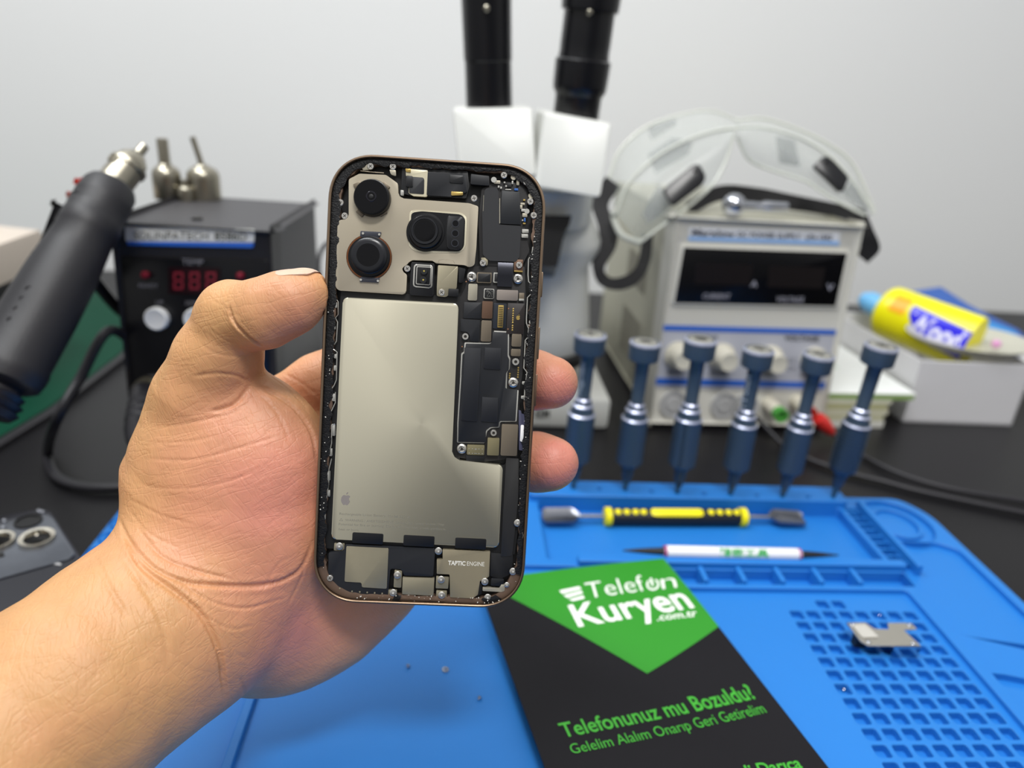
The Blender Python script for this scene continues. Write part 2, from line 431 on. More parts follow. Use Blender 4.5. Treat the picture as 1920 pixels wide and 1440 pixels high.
obj('lettering', merge([
    ftext('Telef', (1103, 1124), (1213, 1108), (1095, 1094), -.008),
    ftext('n', (1242, 1105), (1270, 1101), (1236, 1075), -.008),
    farc(1224, 1096, 8.6, 12.2, -55, 235), fpoly([(1218, 1084), (1222, 1083), (1226, 1098), (1222, 1099)]),
    ftext('Kuryen', (1084, 1177), (1302, 1139), (1064, 1137), .016),
    ftext('.com.tr', (1232, 1166), (1308, 1156), (1229, 1153), .01),
    fpoly([(1048, 1109), (1086, 1101), (1090, 1106), (1054, 1115)]),
    fpoly([(1056, 1118), (1090, 1109), (1093, 1114), (1064, 1123)]),
    fpoly([(1066, 1126), (1093, 1118), (1096, 1124), (1074, 1129)])]), M_PW, fly, smooth=False)
obj('slogan', merge([ftext('Telefonunuz mu Bozuldu?', (1057, 1384), (1419, 1310), (1045, 1358), .015),
    ftext('Gelelim Alalım Onarıp Geri Getirelim', (1073, 1415), (1438, 1337), (1065, 1397), 0.0),
    ftext('eli Darıca', (1386, 1461), (1505, 1441), (1377, 1440), .02)]), M_PG, fly, smooth=False)
# ================================================================ SCREWDRIVERS
M_DRV = mat('anodised_slate_blue', '3c4c5d', .4, .25, noise_amt=.05)
M_RING = mat('bare_bevel', 'b8bcd0', .3, .6); M_CAPD = mat('driver_cap', 'aaa89f', .35, .6); M_BIT = mat('tool_steel', '7d7a70', .3, 1)
DRV_TOP = [(1108, 622), (1211, 637), (1315, 632), (1424, 651), (1537, 661), (1655, 644)]
looks = ['with finely knurled barrel, leftmost of the row, right beside the fingertips', 'with straight knurled barrel, second from the left in the rail row',
         'with deeply fluted barrel standing before the grey power supply', 'with vertically knurled barrel, between the fluted and the diagonal-knurled one',
         'with diagonally knurled barrel, left of the ring-ribbed one', 'with ring-ribbed barrel, rightmost of the row in the mat rail']
kinds = ['fine', 'vert', 'flute', 'vert', 'diag', 'rib']
for i, (tp, tip) in enumerate(zip(DRV_TOP, tips)):
    B = NEARV(tp[0], tp[1], tip); tip = tip.copy(); tip.z = RZ - .006
    L = (B - tip).length; s = L / .1215
    t = thing('screwdriver', 'slate blue precision screwdriver ' + looks[i], 'screwdriver', tip, 'screwdrivers standing in the mat rail')
    k = kinds[i]
    def md(tt, a, k=k):
        if not .235 < tt < .52: return 1
        if k == 'vert': return 1 + .012 * math.cos(a * 40)
        if k == 'fine': return 1 + .006 * math.cos(a * 36)
        if k == 'flute': return 1 - .16 * max(0, math.cos(a * 6)) ** 4
        if k == 'diag': return 1 + .016 * math.cos(a * 30 + tt * 160)
        return 1
    R0 = .0092 * s
    bm = NB()
    prof = [(.12, .0030 * s), (.16, .0040 * s), (.205, .0044 * s), (.24, R0 * .93)]
    if k == 'rib':
        for q in range(14):
            a = .245 + q * .0195; w_ = 1 + .06 * math.sin((q + .5) / 14 * math.pi)
            prof += [(a, R0 * .98 * w_), (a + .0135, R0 * 1.0 * w_), (a + .0145, R0 * .93 * w_), (a + .0188, R0 * .93 * w_)]
    else:
        prof += [(.245 + .0137 * q, R0) for q in range(0, 20)]
    prof += [(.522, R0)]
    lathe(bm, prof, tip, B, 120 if k != 'rib' else 40, md); obj('barrel', bm, M_DRV, t)
    bm = NB(); lathe(bm, [(.522, R0), (.545, R0 * .80), (.575, R0 * .78), (.590, R0 * .62), (.610, R0 * .60), (.625, R0 * .47), (.86, .0048 * s), (.872, .0052 * s), (.885, .0096 * s)], tip, B, 40); obj('neck', bm, M_DRV, t)
    bm = NB()
    for a, r0, r1 in ((.523, R0 * 1.0, R0 * .84), (.575, R0 * .785, R0 * .64), (.61, R0 * .61, R0 * .49)):
        lathe(bm, [(a, r0 + .0001), (a + .004, r0 + .00008), (a + .013, r1 + .0002)], tip, B, 40, cap=False)
    obj('bevel_ring', bm, M_RING, t, label='bright silver chamfered rings')
    bm = NB(); lathe(bm, [(.885, .0096 * s), (.89, .0102 * s), (.975, .0105 * s), (.985, .0102 * s), (.99, .0088 * s), (.985, .0086 * s), (.984, .004 * s)], tip, B, 48,
                     lambda tt, a: 1 - .05 * (1 if math.cos(3 * a + .6) > .985 else 0)); hd = obj('swivel_head', bm, M_DRV, t)
    bm = NB(); lathe(bm, [(.976, .01055 * s), (.986, .0103 * s), (.9895, .0089 * s)], tip, B, 48, cap=False); obj('rim', bm, M_RING, hd)
    bm = NB(); lathe(bm, [(.98, .0082 * s), (.989, .0082 * s), (.991, .0078 * s)], tip, B, 40); ins = obj('cap_disc', bm, M_CAPD, hd, label='pale grey metal disc')
    x, y, z = frame(tip, B); c = tip + z * (L * .9913); bm = NB()
    arms = {0: 2, 1: 3, 2: 5, 3: 2, 4: 2, 5: 3}[i]
    for q in range(arms):
        a = math.pi * q / arms; Rm = Matrix((x * math.cos(a) + y * math.sin(a), y * math.cos(a) - x * math.sin(a), z)).transposed()
        box(bm, c, (.0085 * s, .002 * s, .0003), Rm)
    obj('tip_symbol', bm, mat('dark_print', '4a4a46', .5), ins, smooth=False)
    bm = NB(); lathe(bm, [(0, .0006), (.015, .0011), (.06, .0012), (.09, .0022), (.11, .0026), (.13, .0026)], tip, B, 16); obj('bit', bm, M_BIT, t)
    if i in (0, 3):
        # side lettering runs up the neck, facing the camera
        q0 = tip + z * (L * .645); q1 = tip + z * (L * .84); vw = (CAMP - q0).normalized(); sd = z.cross(vw).normalized()
        n_ = sd.cross(z).normalized(); 
        if n_.dot(vw) < 0: n_ = -n_
        o_ = n_ * (.0051 * s)
        text_obj('engraving', [('iTool' if i == 3 else 'Mega-idea', q0 + o_ - sd * .0015, q1 + o_ - sd * .0015, q0 + o_ - sd * .0015 + z.cross(n_) * -.003)], mat('pale_etch', 'a9b2bd', .5), t)
# ================================================================ PRY TOOL
pz = .0078
pa, pb = D(1016, 968, pz), D(1502, 970, pz); ax = (pb - pa).normalized(); pL = (pb - pa).length
pry = thing('pry_tool', 'double-ended metal pry tool with black and yellow grip lying in the mat tray', 'pry tool', (pa + pb) / 2 - Vector((0, 0, .0055)))
def pt(x, y=962, z=pz): return pa + ax * ((D(x, y, z) - pa).dot(ax))
h0, h1 = pt(1132), pt(1392)
M_YEL = mat('yellow_rubber', 'f5e600', .45); M_BLK = mat('black_rubber', '121318', .5); M_CHR = mat('polished_steel', 'b9bcc4', .12, 1)
bm = NB(); lathe(bm, [(0, .0050), (.012, .0056), (.04, .0056), (.045, .0053), (.05, .0054), (.5, .0056), (.95, .0054), (.955, .0053), (.96, .0056), (.988, .0056), (1, .0050)], h0, h1, 32, sq=(1, 1)); grip = obj('grip', bm, M_BLK, pry)
def onGrip(xc, w_, hgt, round_=True, th=.0007):
    "patch wrapped on the upper side of the grip"
    c = pt(xc); b = NB(); N1, N2 = 14, 10; side = Vector((0, 0, 1)).cross(ax).normalized(); g = []
    for i in range(N1 + 1):
        row = []
        for j in range(N2 + 1):
            u, v = i / N1 * 2 - 1, j / N2 * 2 - 1
            if round_: e = 5 if w_ > .01 else 2; k = (abs(u) ** e + abs(v) ** e) ** (1 / e) if (u or v) else 1; m_ = max(abs(u), abs(v)) / k if k else 1; u *= m_; v *= m_
            a = v * hgt / .0056 + .42 ; rad = .0057 + .0002 + th * (1 - max(abs(u), abs(v)) ** 6)
            row.append(b.verts.new(c + ax * (u * w_) + side * (-math.sin(-a) * rad * -1) + Vector((0, 0, 1)) * (math.cos(a) * rad)))
        g.append(row)
    for i in range(N1):
        for j in range(N2): b.faces.new((g[i][j], g[i + 1][j], g[i + 1][j + 1], g[i][j + 1]))
    return b
obj('label_pad', onGrip(1262, .0178, .0032), M_YEL, grip, label='bright yellow rubber pad')
for xc in (1153, 1169, 1185, 1200, 1324, 1340, 1356, 1371): obj('grip_dot', onGrip(xc, .0021, .0020), M_YEL, grip)
for xa, xb in ((1131, 1143), (1380, 1393)):
    bm = NB(); lathe(bm, [(0, .0056), (.15, .0064), (.5, .0061), (.85, .0064), (1, .0056)], pt(xa), pt(xb), 32); obj('grip_collar', bm, M_YEL, pry, label='yellow collar')
side = (Vector((0, 0, 1)).cross(ax).normalized() * .96 + Vector((0, 0, 1)) * .22).normalized()
if side.y < 0: side = Vector((side.x, -side.y, side.z))
for xs, sgn in (((1132, 1100, 1085, 1016), -1), ((1392, 1425, 1436, 1502), 1)):
    P = [pt(x) for x in xs]; bm = NB()
    tube(bm, [P[0], P[1], P[2]], .0017, 12, 6); obj('shank', bm, M_CHR, pry)
    bm = NB(); zz = Vector((0, 0, 1)); a = P[2]; b = P[3] - zz * (.0005 if sgn < 0 else .002); n = 14; rows = []
    for k in range(n + 1):
        t_ = k / n; c = a.lerp(b, t_); w_ = (.0018 + .0046 * min(1, t_ * 5)) * (1 if t_ < .93 else 1 - (t_ - .93) * 5)
        rows.append([bm.verts.new(c + side * (w_ * q) + zz * (.0016 * q * q + dz)) for dz in (0, -.0007) for q in ((-1, -.5, 0, .5, 1) if dz == 0 else (1, .5, 0, -.5, -1))])
    for A_, B_ in zip(rows, rows[1:]):
        for k in range(10): bm.faces.new((A_[k], A_[(k + 1) % 10], B_[(k + 1) % 10], B_[k]))
    bm.faces.new(rows[0]); bm.faces.new(rows[-1]); obj('blade', bm, mat('brushed_blade', '8d8f96', .3, 1), pry)
# ================================================================ WHITE BRUSH PEN
wz = .0150
wa_, wb_ = D(1168, 1032, wz), D(1572, 1041, wz)
pen = thing('double_tip_spudger', 'white double-ended pen with black tips and green characters at the tray front', 'pen', (wa_ + wb_) / 2 - Vector((0, 0, .004)))
def lp(t): return wa_.lerp(wb_, t)
bm = NB(); lathe(bm, [(.185, .0030), (.2, .0036), (.8, .0036), (.82, .0030)], wa_, wb_, 28); obj('barrel', bm, mat('white_plastic_pen', 'e9e9ec', .35), pen)
for ts in ((0, .185), (1, .815)):
    bm = NB(); lathe(bm, [(0, .0004), (.35, .0013), (.6, .0018), (1, .0024)], lp(ts[0]), lp(ts[1]), 20); obj('tip', bm, M_BLK, pen)
    bm = NB(); a, b = sorted((ts[1], ts[1] + (.012 if ts[0] == 0 else -.012))); lathe(bm, [(0, .0033), (1, .0037)], lp(a), lp(b), 24); obj('band', bm, mat('magenta_band', 'a2457c', .4), pen, label='magenta band')
q0, q1 = lp(.43), lp(.66); vw = (CAMP - q0).normalized(); ez = (wb_ - wa_).normalized(); upv = vw.cross(ez).normalized(); upv = upv if upv.z > 0 else -upv
nn = ez.cross(upv).normalized(); nn = nn if nn.dot(vw) > 0 else -nn
text_obj('lettering', [('精密工具', q0 + nn * .0038 - upv * .0016, q1 + nn * .0038 - upv * .0016, q0 + nn * .0038 + upv * .0018, .02)], mat('green_ink', '2fae4e', .4), pen)
# ================================================================ METAL SHIELD ON THE CELLS
bz = T + .0075
brk = thing('shield_bracket', 'small stainless steel shield plate with folded lip resting on the screw cells', 'metal bracket', D(1650, 1210, T))
pts = [(1588, 1168), (1622, 1167), (1640, 1179), (1667, 1180), (1664, 1168), (1708, 1168), (1720, 1180), (1694, 1181), (1728, 1212), (1677, 1212), (1670, 1211), (1628, 1211), (1614, 1203)]
bm = NB(); prism(bm, [D(x, y, bz) for x, y in rpoly(pts, 2.5, 3)], (0, 0, -.0004)); obj('plate', bm, mat('satin_steel', 'c2beb4', .32, .9, noise_amt=.05), brk)
bm = NB(); prism(bm, [D(x, y, bz + .0002) for x, y in rpoly([(1597, 1172), (1622, 1171), (1648, 1195), (1617, 1196)], 3, 3)], (0, 0, .0003)); obj('sticker', bm, mat('grey_foil', 'cfccc4', .5, .4), brk, label='rectangular pale foil sticker')
a, b = D(1677, 1212, bz), D(1728, 1212, bz)
bm = NB(); prism(bm, [a, b, b - Vector((0, 0, .0075)), a - Vector((0, 0, .0075))], (0, .0004, 0)); obj('folded_lip', bm, M_CHR, brk, smooth=False, label='bright folded lip')
a = D(1612, 1205, bz); bm = NB(); box(bm, a + Vector((.004, .006, -.0037)), (.006, .004, .0068)); obj('foam_foot', bm, M_BLK, brk, smooth=False)
for x, y in ((1598, 1172), (1628, 1204), (1705, 1172), (1712, 1207)):
    c = D(x, y, bz); bm = NB(); lathe(bm, [(0, .0013), (.5, .0012), (1, .0008)], c, c + Vector((0, 0, .0006)), 16); obj('rivet', bm, M_CHR, brk)
# ================================================================ LOOSE SCREWS
def small_screw(p, tilt, label, s=1.0):
    d = Vector((math.cos(tilt) * .8, math.sin(tilt) * .8, .6)).normalized()
    t = thing('loose_screw', label, 'screw', p, 'tiny loose screws on the blue mat')
    c = p + Vector((0, 0, .0009 * s)); bm = NB(); lathe(bm, [(0, .0010 * s), (.6, .0010 * s), (1, .0006 * s)], c, c + d * .0007 * s, 14); obj('head', bm, M_CHR, t)
    bm = NB(); lathe(bm, [(0, .0005 * s), (.8, .0005 * s), (1, .0001)], c, c - d * .0014 * s + Vector((0, 0, .0006 * s)), 10); obj('thread', bm, M_CHR, t)
for x, y, lb in ((765, 1251, 'tiny dark screw lying on the open mat left of the pale ring washer'), (899, 1311, 'tiny screw on the mat close to the flyer left edge'),
                 (1581, 1296, 'tiny screw in the leftmost column cell below the shield plate'), (1660, 1293, 'tiny brass-toned screw in a cell right of the leftmost-column one'),
                 (1647, 1156, 'tiny screw in the cell row just above the shield plate'), (1703, 1356, 'tiny bright screw in the middle of a lower cell row'),
                 (1842, 1370, 'tiny pale screw far right in a lower cell'), (1666, 1354, 'tiny screw left of the bright one in a lower cell row')):
    z = T if x < 1000 else .002
    small_screw(D(x, y, z), x * .7, lb, 1.0 if x < 1650 else .9)
wp = D(835, 1257, T); bm = NB(); lathe(bm, [(0, .0007), (0, .0016), (1, .0016), (1, .0007), (0, .0007)], wp, wp + Vector((0, 0, .0007)), 18, cap=False)
tag(obj('washer', bm, M_CHR), 'tiny pale ring washer lying on the open blue mat left of the flyer', 'washer')
# ================================================================ OPENED PHONE
PA = Vector((0.99937287, -0.03520634, -0.00379152)); PB = Vector((-0.01546347, -0.33759026, -0.94116614)); PN = Vector((0.03185503, 0.94063453, -0.33792296))
PO = CAMP + RX * -.0592758 + RD * -.0757501 + RF * .2309365       # top-left corner of the bounding rectangle
PW_, PH_ = .0715, .1496
proot = PO + PA * (PW_ / 2) + PB * PH_ + PN * .004
phone = thing('smartphone', 'opened smartphone without its back glass showing battery and boards, held up in the hand', 'phone', proot)
mm = Matrix((PA, -PB, -PN)).transposed().to_4x4(); mm.translation = proot; phone.matrix_basis = mm
OFF = Vector((PW_ / 2, PH_, .004))
def PL(x, y, z=0.0):
    "pixel -> phone coordinates on the level z (metres towards the viewer)"
    p = HIT(x, y, PO - PN * z, PN) - PO
    return Vector((p.dot(PA) - PW_ / 2, PH_ - p.dot(PB), .004 + z))
def LV(u, v, z): return Vector((u - PW_ / 2, PH_ - v, .004 + z))
M_TI = mat('titanium_bronze', '8f7a66', .34, 1, noise_amt=.06); M_CHAS = mat('bronze_chassis', '6f5a4c', .5, .45, noise_amt=.15, nscale=300)
M_GLUE = mat('black_gasket', '0c0c0f', .45, noise_amt=.3, nscale=900, bump=.6, bscale=1800, spec=.35); M_DK = mat('cavity_black', '0b0b0d', .5)
M_NAVY = mat('graphite_shield', '15171c', .5, noise_amt=.08, nscale=400); M_BK2 = mat('black_plastic', '0e0f13', .42, noise_amt=.1, nscale=400)
M_PCB = mat('dark_board', '1d1b1c', .45, noise_amt=.2, nscale=900)
M_BEI = mat('satin_nickel', 'b9b2a0', .38, .55, noise_amt=.03, nscale=300); M_OLV = mat('nickel_silver', 'a59d86', .36, .6, noise_amt=.04, nscale=400)
M_SIL = mat('bright_silver', 'd6d4cd', .25, .9); M_TAUPE = mat('taupe_shield', '7d7262', .42, .5, noise_amt=.03); M_BROWN = mat('copper_brown', '6b5140', .45, .4)
M_GOLD = mat('gold_contact', 'c9ac66', .28, .9); M_LENS = mat('lens_glass', '010104', .04, spec=.28); M_LENB = mat('lens_barrel', '08090d', .3, spec=.35)
M_SCR = mat('screw_nickel', 'c9c6c0', .28, .85, noise_amt=.05)
def batt_mat():
    M = mat('brushed_battery_foil', 'dcd6c0', .30, .92, noise_amt=.03, nscale=40)
    nt = M.node_tree; b = nt.nodes['Principled BSDF']; b.inputs['Anisotropic'].default_value = .35
    tc = nt.nodes.new('ShaderNodeTexCoord'); mp = nt.nodes.new('ShaderNodeMapping'); mp.inputs['Scale'].default_value = (2500, 120, 300); mp.inputs['Rotation'].default_value = (0, 0, .5)
    n = nt.nodes.new('ShaderNodeTexNoise'); n.inputs['Scale'].default_value = 1; n.inputs['Detail'].default_value = 3
    bp = nt.nodes.new('ShaderNodeBump'); bp.inputs['Strength'].default_value = .12; bp.inputs['Distance'].default_value = .00005
    nt.links.new(tc.outputs['Object'], mp.inputs[0]); nt.links.new(mp.outputs[0], n.inputs['Vector']); nt.links.new(n.outputs[0], bp.inputs['Height']); nt.links.new(bp.outputs[0], b.inputs['Normal'])
    return M
M_BAT = batt_mat()
MMM = .001
def rrect(inset, R, seg=14):
    P = []; x0, y0, x1, y1 = inset, inset, PW_ - inset, PH_ - inset; r = R - inset
    for cx, cy, a0 in ((x1 - r, y0 + r, -90), (x1 - r, y1 - r, 0), (x0 + r, y1 - r, 90), (x0 + r, y0 + r, 180)):
        for k in range(seg + 1):
            a = math.radians(a0 + 90 * k / seg); c, s_ = math.cos(a), math.sin(a); e = 2 / 2.25
            P.append((cx + r * math.copysign(abs(c) ** e, c), cy + r * math.copysign(abs(s_) ** e, s_)))
    return P
CR = .0155
def ring_loft(bm, spec, close=True, fn=None):
    loops = []
    for ins, z in spec: loops.append([bm.verts.new(LV(u, v, z * MMM)) for u, v in rrect(ins * MMM, CR)])
    n = len(loops[0])
    for a, b in zip(loops, loops[1:]):
        for k in range(n): bm.faces.new((a[k], a[(k + 1) % n], b[(k + 1) % n], b[k]))
    return loops
bm = NB(); l = ring_loft(bm, [(1.15, -.7), (1.0, -.15), (.75, 0), (.35, -.05), (.08, -.45), (0, -1.2), (0, -6.8), (.1, -7.4), (.5, -7.9), (1.3, -8.1)]); obj('frame', bm, M_TI, phone, local=True)
bm = NB(); l = ring_loft(bm, [(1.2, -8.05), (1.6, -8.2)]); bm.faces.new(l[-1]); obj('display_glass', bm, M_LENS, phone, local=True)
# ledge with wavy inner contour
def wavy(u, v, k): return noise.noise(Vector((u * 260, v * 260, k))) * .0009 + noise.noise(Vector((u * 900, v * 900, k + 3))) * .0004
def wpt(p, i0, i1):
    u, v = p; c = Vector((PW_ / 2, min(max(v, .02), PH_ - .02))); d = (c - Vector(p)).normalized()
    def ss(a, b, x): t = min(1, max(0, (x - a) / (b - a))); return t * t * (3 - 2 * t)
    k = 1.0; mid = ss(.018, .034, v) * (1 - ss(.128, .139, v))
    k = 1 - mid * (.86 if u > PW_ / 2 else .38)
    return Vector(p) + d * ((i1 - i0) * k * MMM)
def band(inset0, inset1, z, sel, amp0, amp1, dens=8, seed=1, bump_=0.0):
    bm = NB(); A = rrect(inset0 * MMM, CR, 14); Bq = [wpt(p, inset0, inset1) for p in A]; n = len(A); rows = []
    for i in range(n):
        m_ = max(1, int((Vector(A[i]) - Vector(A[(i + 1) % n])).length / .0008))
        for k in range(m_):
            t = k / m_; a = Vector(A[i]).lerp(Vector(A[(i + 1) % n]), t); b = Vector(Bq[i]).lerp(Vector(Bq[(i + 1) % n]), t)
            rows.append((a, b))
    N = len(rows); vs = []
    for i, (a, b) in enumerate(rows):
        d = (b - a).normalized(); b2 = b + d * (wavy(b.x, b.y, seed) * amp1 * min(1, (b - a).length / .0026)); a2 = a + d * (abs(wavy(a.x, a.y, seed + 9)) * amp0)
        row = []
        for q in range(5):
            p = a2.lerp(b2, q / 4); zz = z * MMM + (noise.noise(Vector((p.x * 1500, p.y * 1500, seed))) * bump_ * MMM if 0 < q < 4 else -.0001)
            row.append(bm.verts.new(LV(p.x, p.y, zz)))
        row.append(bm.verts.new(LV(b2.x, b2.y, (z - 2.6) * MMM if seed == 1 else (z - .3) * MMM))); vs.append((row, sel(a.x, a.y)))
    for i in range(N):
        (r0, s0), (r1, s1) = vs[i], vs[(i + 1) % N]
        if s0 and s1:
            for q in range(5): bm.faces.new((r0[q], r0[q + 1], r1[q + 1], r1[q]))
    return bm
bm = band(1.0, 3.9, -1.5, lambda u, v: True, 0, .9, seed=1); obj('chassis_ledge', bm, M_CHAS, phone, local=True, label='brown anodised inner ledge')
def gsel(u, v):
    if v > .1385: return noise.noise(Vector((u * 90, 3, 1))) > .25 and u > .004
    return True
bm = band(1.1, 3.9, -.95, gsel, 0, 1.6, seed=2, bump_=.2); obj('adhesive_gasket', bm, M_GLUE, phone, local=True, label='black sticky gasket left on the ledge')
bm = NB(); l = ring_loft(bm, [(1.1, -7.2), (1.1, -4.7)]); bm.faces.new(l[-1]); bm.faces.new(l[0]); obj('midplate', bm, M_DK, phone, local=True, smooth=False)
# glue crumbs
bm = NB()
for k in range(95):
    side_ = random.random()
    if side_ < .3: u, v = random.uniform(.0675, .0695), random.uniform(.02, .146)
    elif side_ < .72: u, v = random.uniform(.015, .064), random.uniform(.1462, .1482)
    else: u, v = random.uniform(.0012, .0035), random.uniform(.05, .142)
    s_ = random.uniform(.00008, .00028); c = LV(u, v, -.0006)
    box(bm, c, (s_, s_ * random.uniform(.6, 2), s_), Matrix.Rotation(random.random() * 3, 3, 'Z'))
tag(obj('glue_crumbs', bm, mat('white_glue', 'dcd9d0', .5), phone, local=True, smooth=False), kind='stuff')
def plate(name, pts, z0, z1, m_, r=2.0, bev=.06, parent=None, label=None, up=True):
    zt = z1 * MMM; P = rpoly(pts, r, 4); out = [PL(x, y, zt) for x, y in P]
    bm = NB(); prism(bm, [Vector((p.x, p.y, .004 + z0 * MMM)) for p in out], (0, 0, (z1 - z0) * MMM), bevel=bev * MMM)
    return obj(name, bm, m_, parent or phone, local=True, label=label)
def rectpx(x0, y0, x1, y1, t=.045): # slightly rotated like the phone
    return [(x0 - (y0 - (y0 + y1) / 2) * 0, y0), (x1, y0 + (x1 - x0) * t), (x1 - (y1 - y0) * t, y1 + (x1 - x0) * t), (x0 - (y1 - y0) * t, y1)]
def disc(name, x, y, r, z0, z1, m_, parent=None, seg=36, prof=None, label=None, bm=None):
    p = PL(x, y, z1 * MMM); rr_ = r * .000176; A = Vector((p.x, p.y, .004 + z0 * MMM)); B = Vector((p.x, p.y, .004 + z1 * MMM)); own = bm is None
    bm = bm or NB(); lathe(bm, [(t, q * rr_) for t, q in (prof or [(0, 1), (.9, 1), (1, .94)])], A, B, seg)
    return obj(name, bm, m_, parent or phone, local=True, label=label) if own else bm
def pxtube(name, pts, z, r, m_, label=None, smooth=False, n=4):
    bm = NB(); tube(bm, [PL(x, y, z * MMM) for x, y in pts], r * MMM, 8, n, smooth=smooth); return obj(name, bm, m_, phone, local=True, label=label)
# --- dark carrier strips left and right of the battery
plate('side_carrier', [(640, 545), (868, 556), (862, 862), (945, 872), (948, 868), (978, 862), (976, 960), (965, 1040), (610, 1028), (612, 900), (622, 700)], -4.6, -2.7, M_DK, 3, 0)
# --- battery
bat = plate('battery', [(643, 557.5), (860, 569), (847, 861.5), (943, 872), (935, 1027), (621, 1011)], -4.4, -1.0, M_BAT, [10, 11, 15, 10, 10, 10], .35)
M_ETCH = mat('grey_laser_print', '8f8b7e', .5, .3)
def ptext(name, items, z, m_, parent, lift=.00004):
    bm = NB()
    for body, a, b, cap, bold in items:
        A, B = PL(*a, z * MMM), PL(*b, z * MMM); up = Vector((-(B - A).y, (B - A).x, 0)).normalized() * cap * .000176
        put_text(bm, body, A, B, A + up, bold, lift)
    return obj(name, bm, m_, parent, smooth=False, local=True)
ptext('warning_text', [('Rechargeable Li-ion Battery. Model 2203B', (636.5, 965), (768, 971.5), 4.4, 0), ('WARNING / AVERTISSEMENT. Trained Technician Service Only.', (647, 977), (834, 985.5), 4.4, 0),
    ('Potential for fire or burning. Do not disassemble, crush, puncture,', (635, 984.5), (836, 994), 4.4, 0), ('heat or burn.', (635, 994), (673, 996), 4.4, 0), ('△', (636, 976.5), (643, 977), 5, 0)], -1.0, M_ETCH, bat)
def logo(name, x, y, s, z, m_, parent, rot=-.05):
    bm = NB(); c = PL(x, y, z * MMM) + Vector((0, 0, .00004))
    for P in (APPLE, LEAF): bm.faces.new([bm.verts.new(c + Matrix.Rotation(rot, 3, 'Z') @ Vector((p[0] * s * .000176, p[1] * s * .000176, 0))) for p in P])
    return obj(name, bm, m_, parent, local=True, smooth=False)
logo('fruit_emblem', 648, 938, 14.5, -1.0, mat('emblem_grey', '8d8682', .5, .2), bat)
for x in (661, 757, 854):
    dy = (x - 661) * .05
    plate('pull_tab', [(x, 998 + dy), (x + 58, 1001 + dy), (x + 57, 1021 + dy), (x - 1, 1018 + dy)], -1.3, -.85, M_BK2, 3, .05)
# --- camera plate
cb = plate('camera_bracket', [(653.8, 336), (673.8, 325.6), (723.8, 328), (746, 343.8), (747, 365), (753.8, 371.9), (780, 374), (880, 381), (897, 387), (893, 465), (889.5, 497), (880, 501), (871, 497), (816, 493.5), (813, 489), (773, 487.7), (766, 492), (762, 498), (755, 500), (754, 508), (763, 515), (761.5, 547), (757, 552), (635, 544.6), (629, 538), (633, 417.5), (637, 412.5), (650, 411), (653.8, 404)],
           -3.6, -1.0, mat('warm_grey_bracket', 'b5ab97', .42, .35, noise_amt=.03, nscale=200), 3, .12)
pxtube('bracket_seam', [(821, 494), (823, 488), (829, 486.5), (844, 487), (850, 489), (852.5, 494)], -1.02, .05, M_TAUPE)
# ultra-wide camera
cm = disc('ultrawide_camera', 696.5, 369, 32.5, -2, 1.9, M_LENB, seg=48, prof=[(0, 1.06), (.8, 1.04), (.97, 1), (1, .96)])
disc('lens', 695.5, 368, 30.5, 1.8, 1.95, M_LENS, cm, 48); disc('lens_ring', 695.8, 368, 10, 1.9, 2.05, mat('lens_ring_grey', '24232a', .2, .5), cm, prof=[(0, 1), (1, .9), (1, .72), (.2, .7)])
disc('iris', 695.8, 368, 4, 1.9, 2.1, M_DK, cm)
for x, y, a in ((723, 349, .7), (676, 399, .7), (718, 399, -.6), (671, 347, -.5)):
    p = PL(x, y, -.8 * MMM); bm = NB(); box(bm, p, (.0026, .0016, .0008), Matrix.Rotation(-a, 3, 'Z'), bevel=.0001); obj('spring_clip', bm, M_TAUPE, cm, local=True)
# wide camera
cm = disc('wide_camera', 692, 482, 42.5, -2.4, -.7, M_LENB, seg=48)
disc('coil_ring', 692, 482, 42, -.72, -.6, mat('coil_bronze', '7b4d30', .35, .7), cm, 64, prof=[(0, 1), (1, .99), (1, .93), (0, .93)], label='thin copper-coloured ring')
disc('lens_barrel', 693, 480.5, 37.5, -.7, .4, M_LENB, cm, 48); disc('lens_collar', 691, 479, 33.5, .3, 1.5, mat('collar_grey', '101218', .28, spec=.5), cm, 48, prof=[(0, 1), (.6, 1), (.8, .96), (1, .78)])
disc('lens', 690, 478, 25.5, 1.3, 1.55, M_LENS, cm, 48, prof=[(0, 1), (.7, .98), (1, .55)])
for pts in ([(676, 433), (715, 435), (712, 446), (675, 444)], [(676, 519), (712, 521), (709, 530), (674, 528)]):
    br = plate('mount_tab', pts, -2, -.5, mat('tab_grey', '43454e', .4, .5), 1.5, .08, cm)
for x, y in ((680.5, 437.5), (711, 439.5), (676.5, 524.5), (708.5, 526.5)): disc('solder_dot', x, y, 2.3, -.5, -.2, M_SIL, cm, 12)
# telephoto camera
plate('camera_well_rim', [(768, 396), (780, 393.5), (866, 399), (876, 408), (873, 462), (864, 474), (800, 473.5), (778, 471), (766, 462)], -1.6, -.88, mat('pale_rim', 'd8d0b6', .35, .4), 7, .1)
cm = plate('telephoto_camera', [(771, 399), (790, 396), (864, 402), (872.5, 410), (870, 462), (862, 471.5), (800, 470), (782, 468), (769, 458)], -1.6, -.7, M_LENB, 6, .1)
plate('prism_block', [(839, 404), (866, 406), (870, 412), (867, 463), (861, 469), (839, 467), (837, 440)], -.8, .1, M_BK2, 5, .2, cm)
for y in (419, 437.5, 456): 
    disc('round_port', 854 - (y - 419) * .03, y, 7, .1, .2, mat('port_rim', '3a3c44', .3, .4), cm, prof=[(0, 1), (1, 1), (1, .82), (0, .8)]); disc('port_glass', 854 - (y - 419) * .03, y, 5.6, .05, .14, M_LENS, cm)
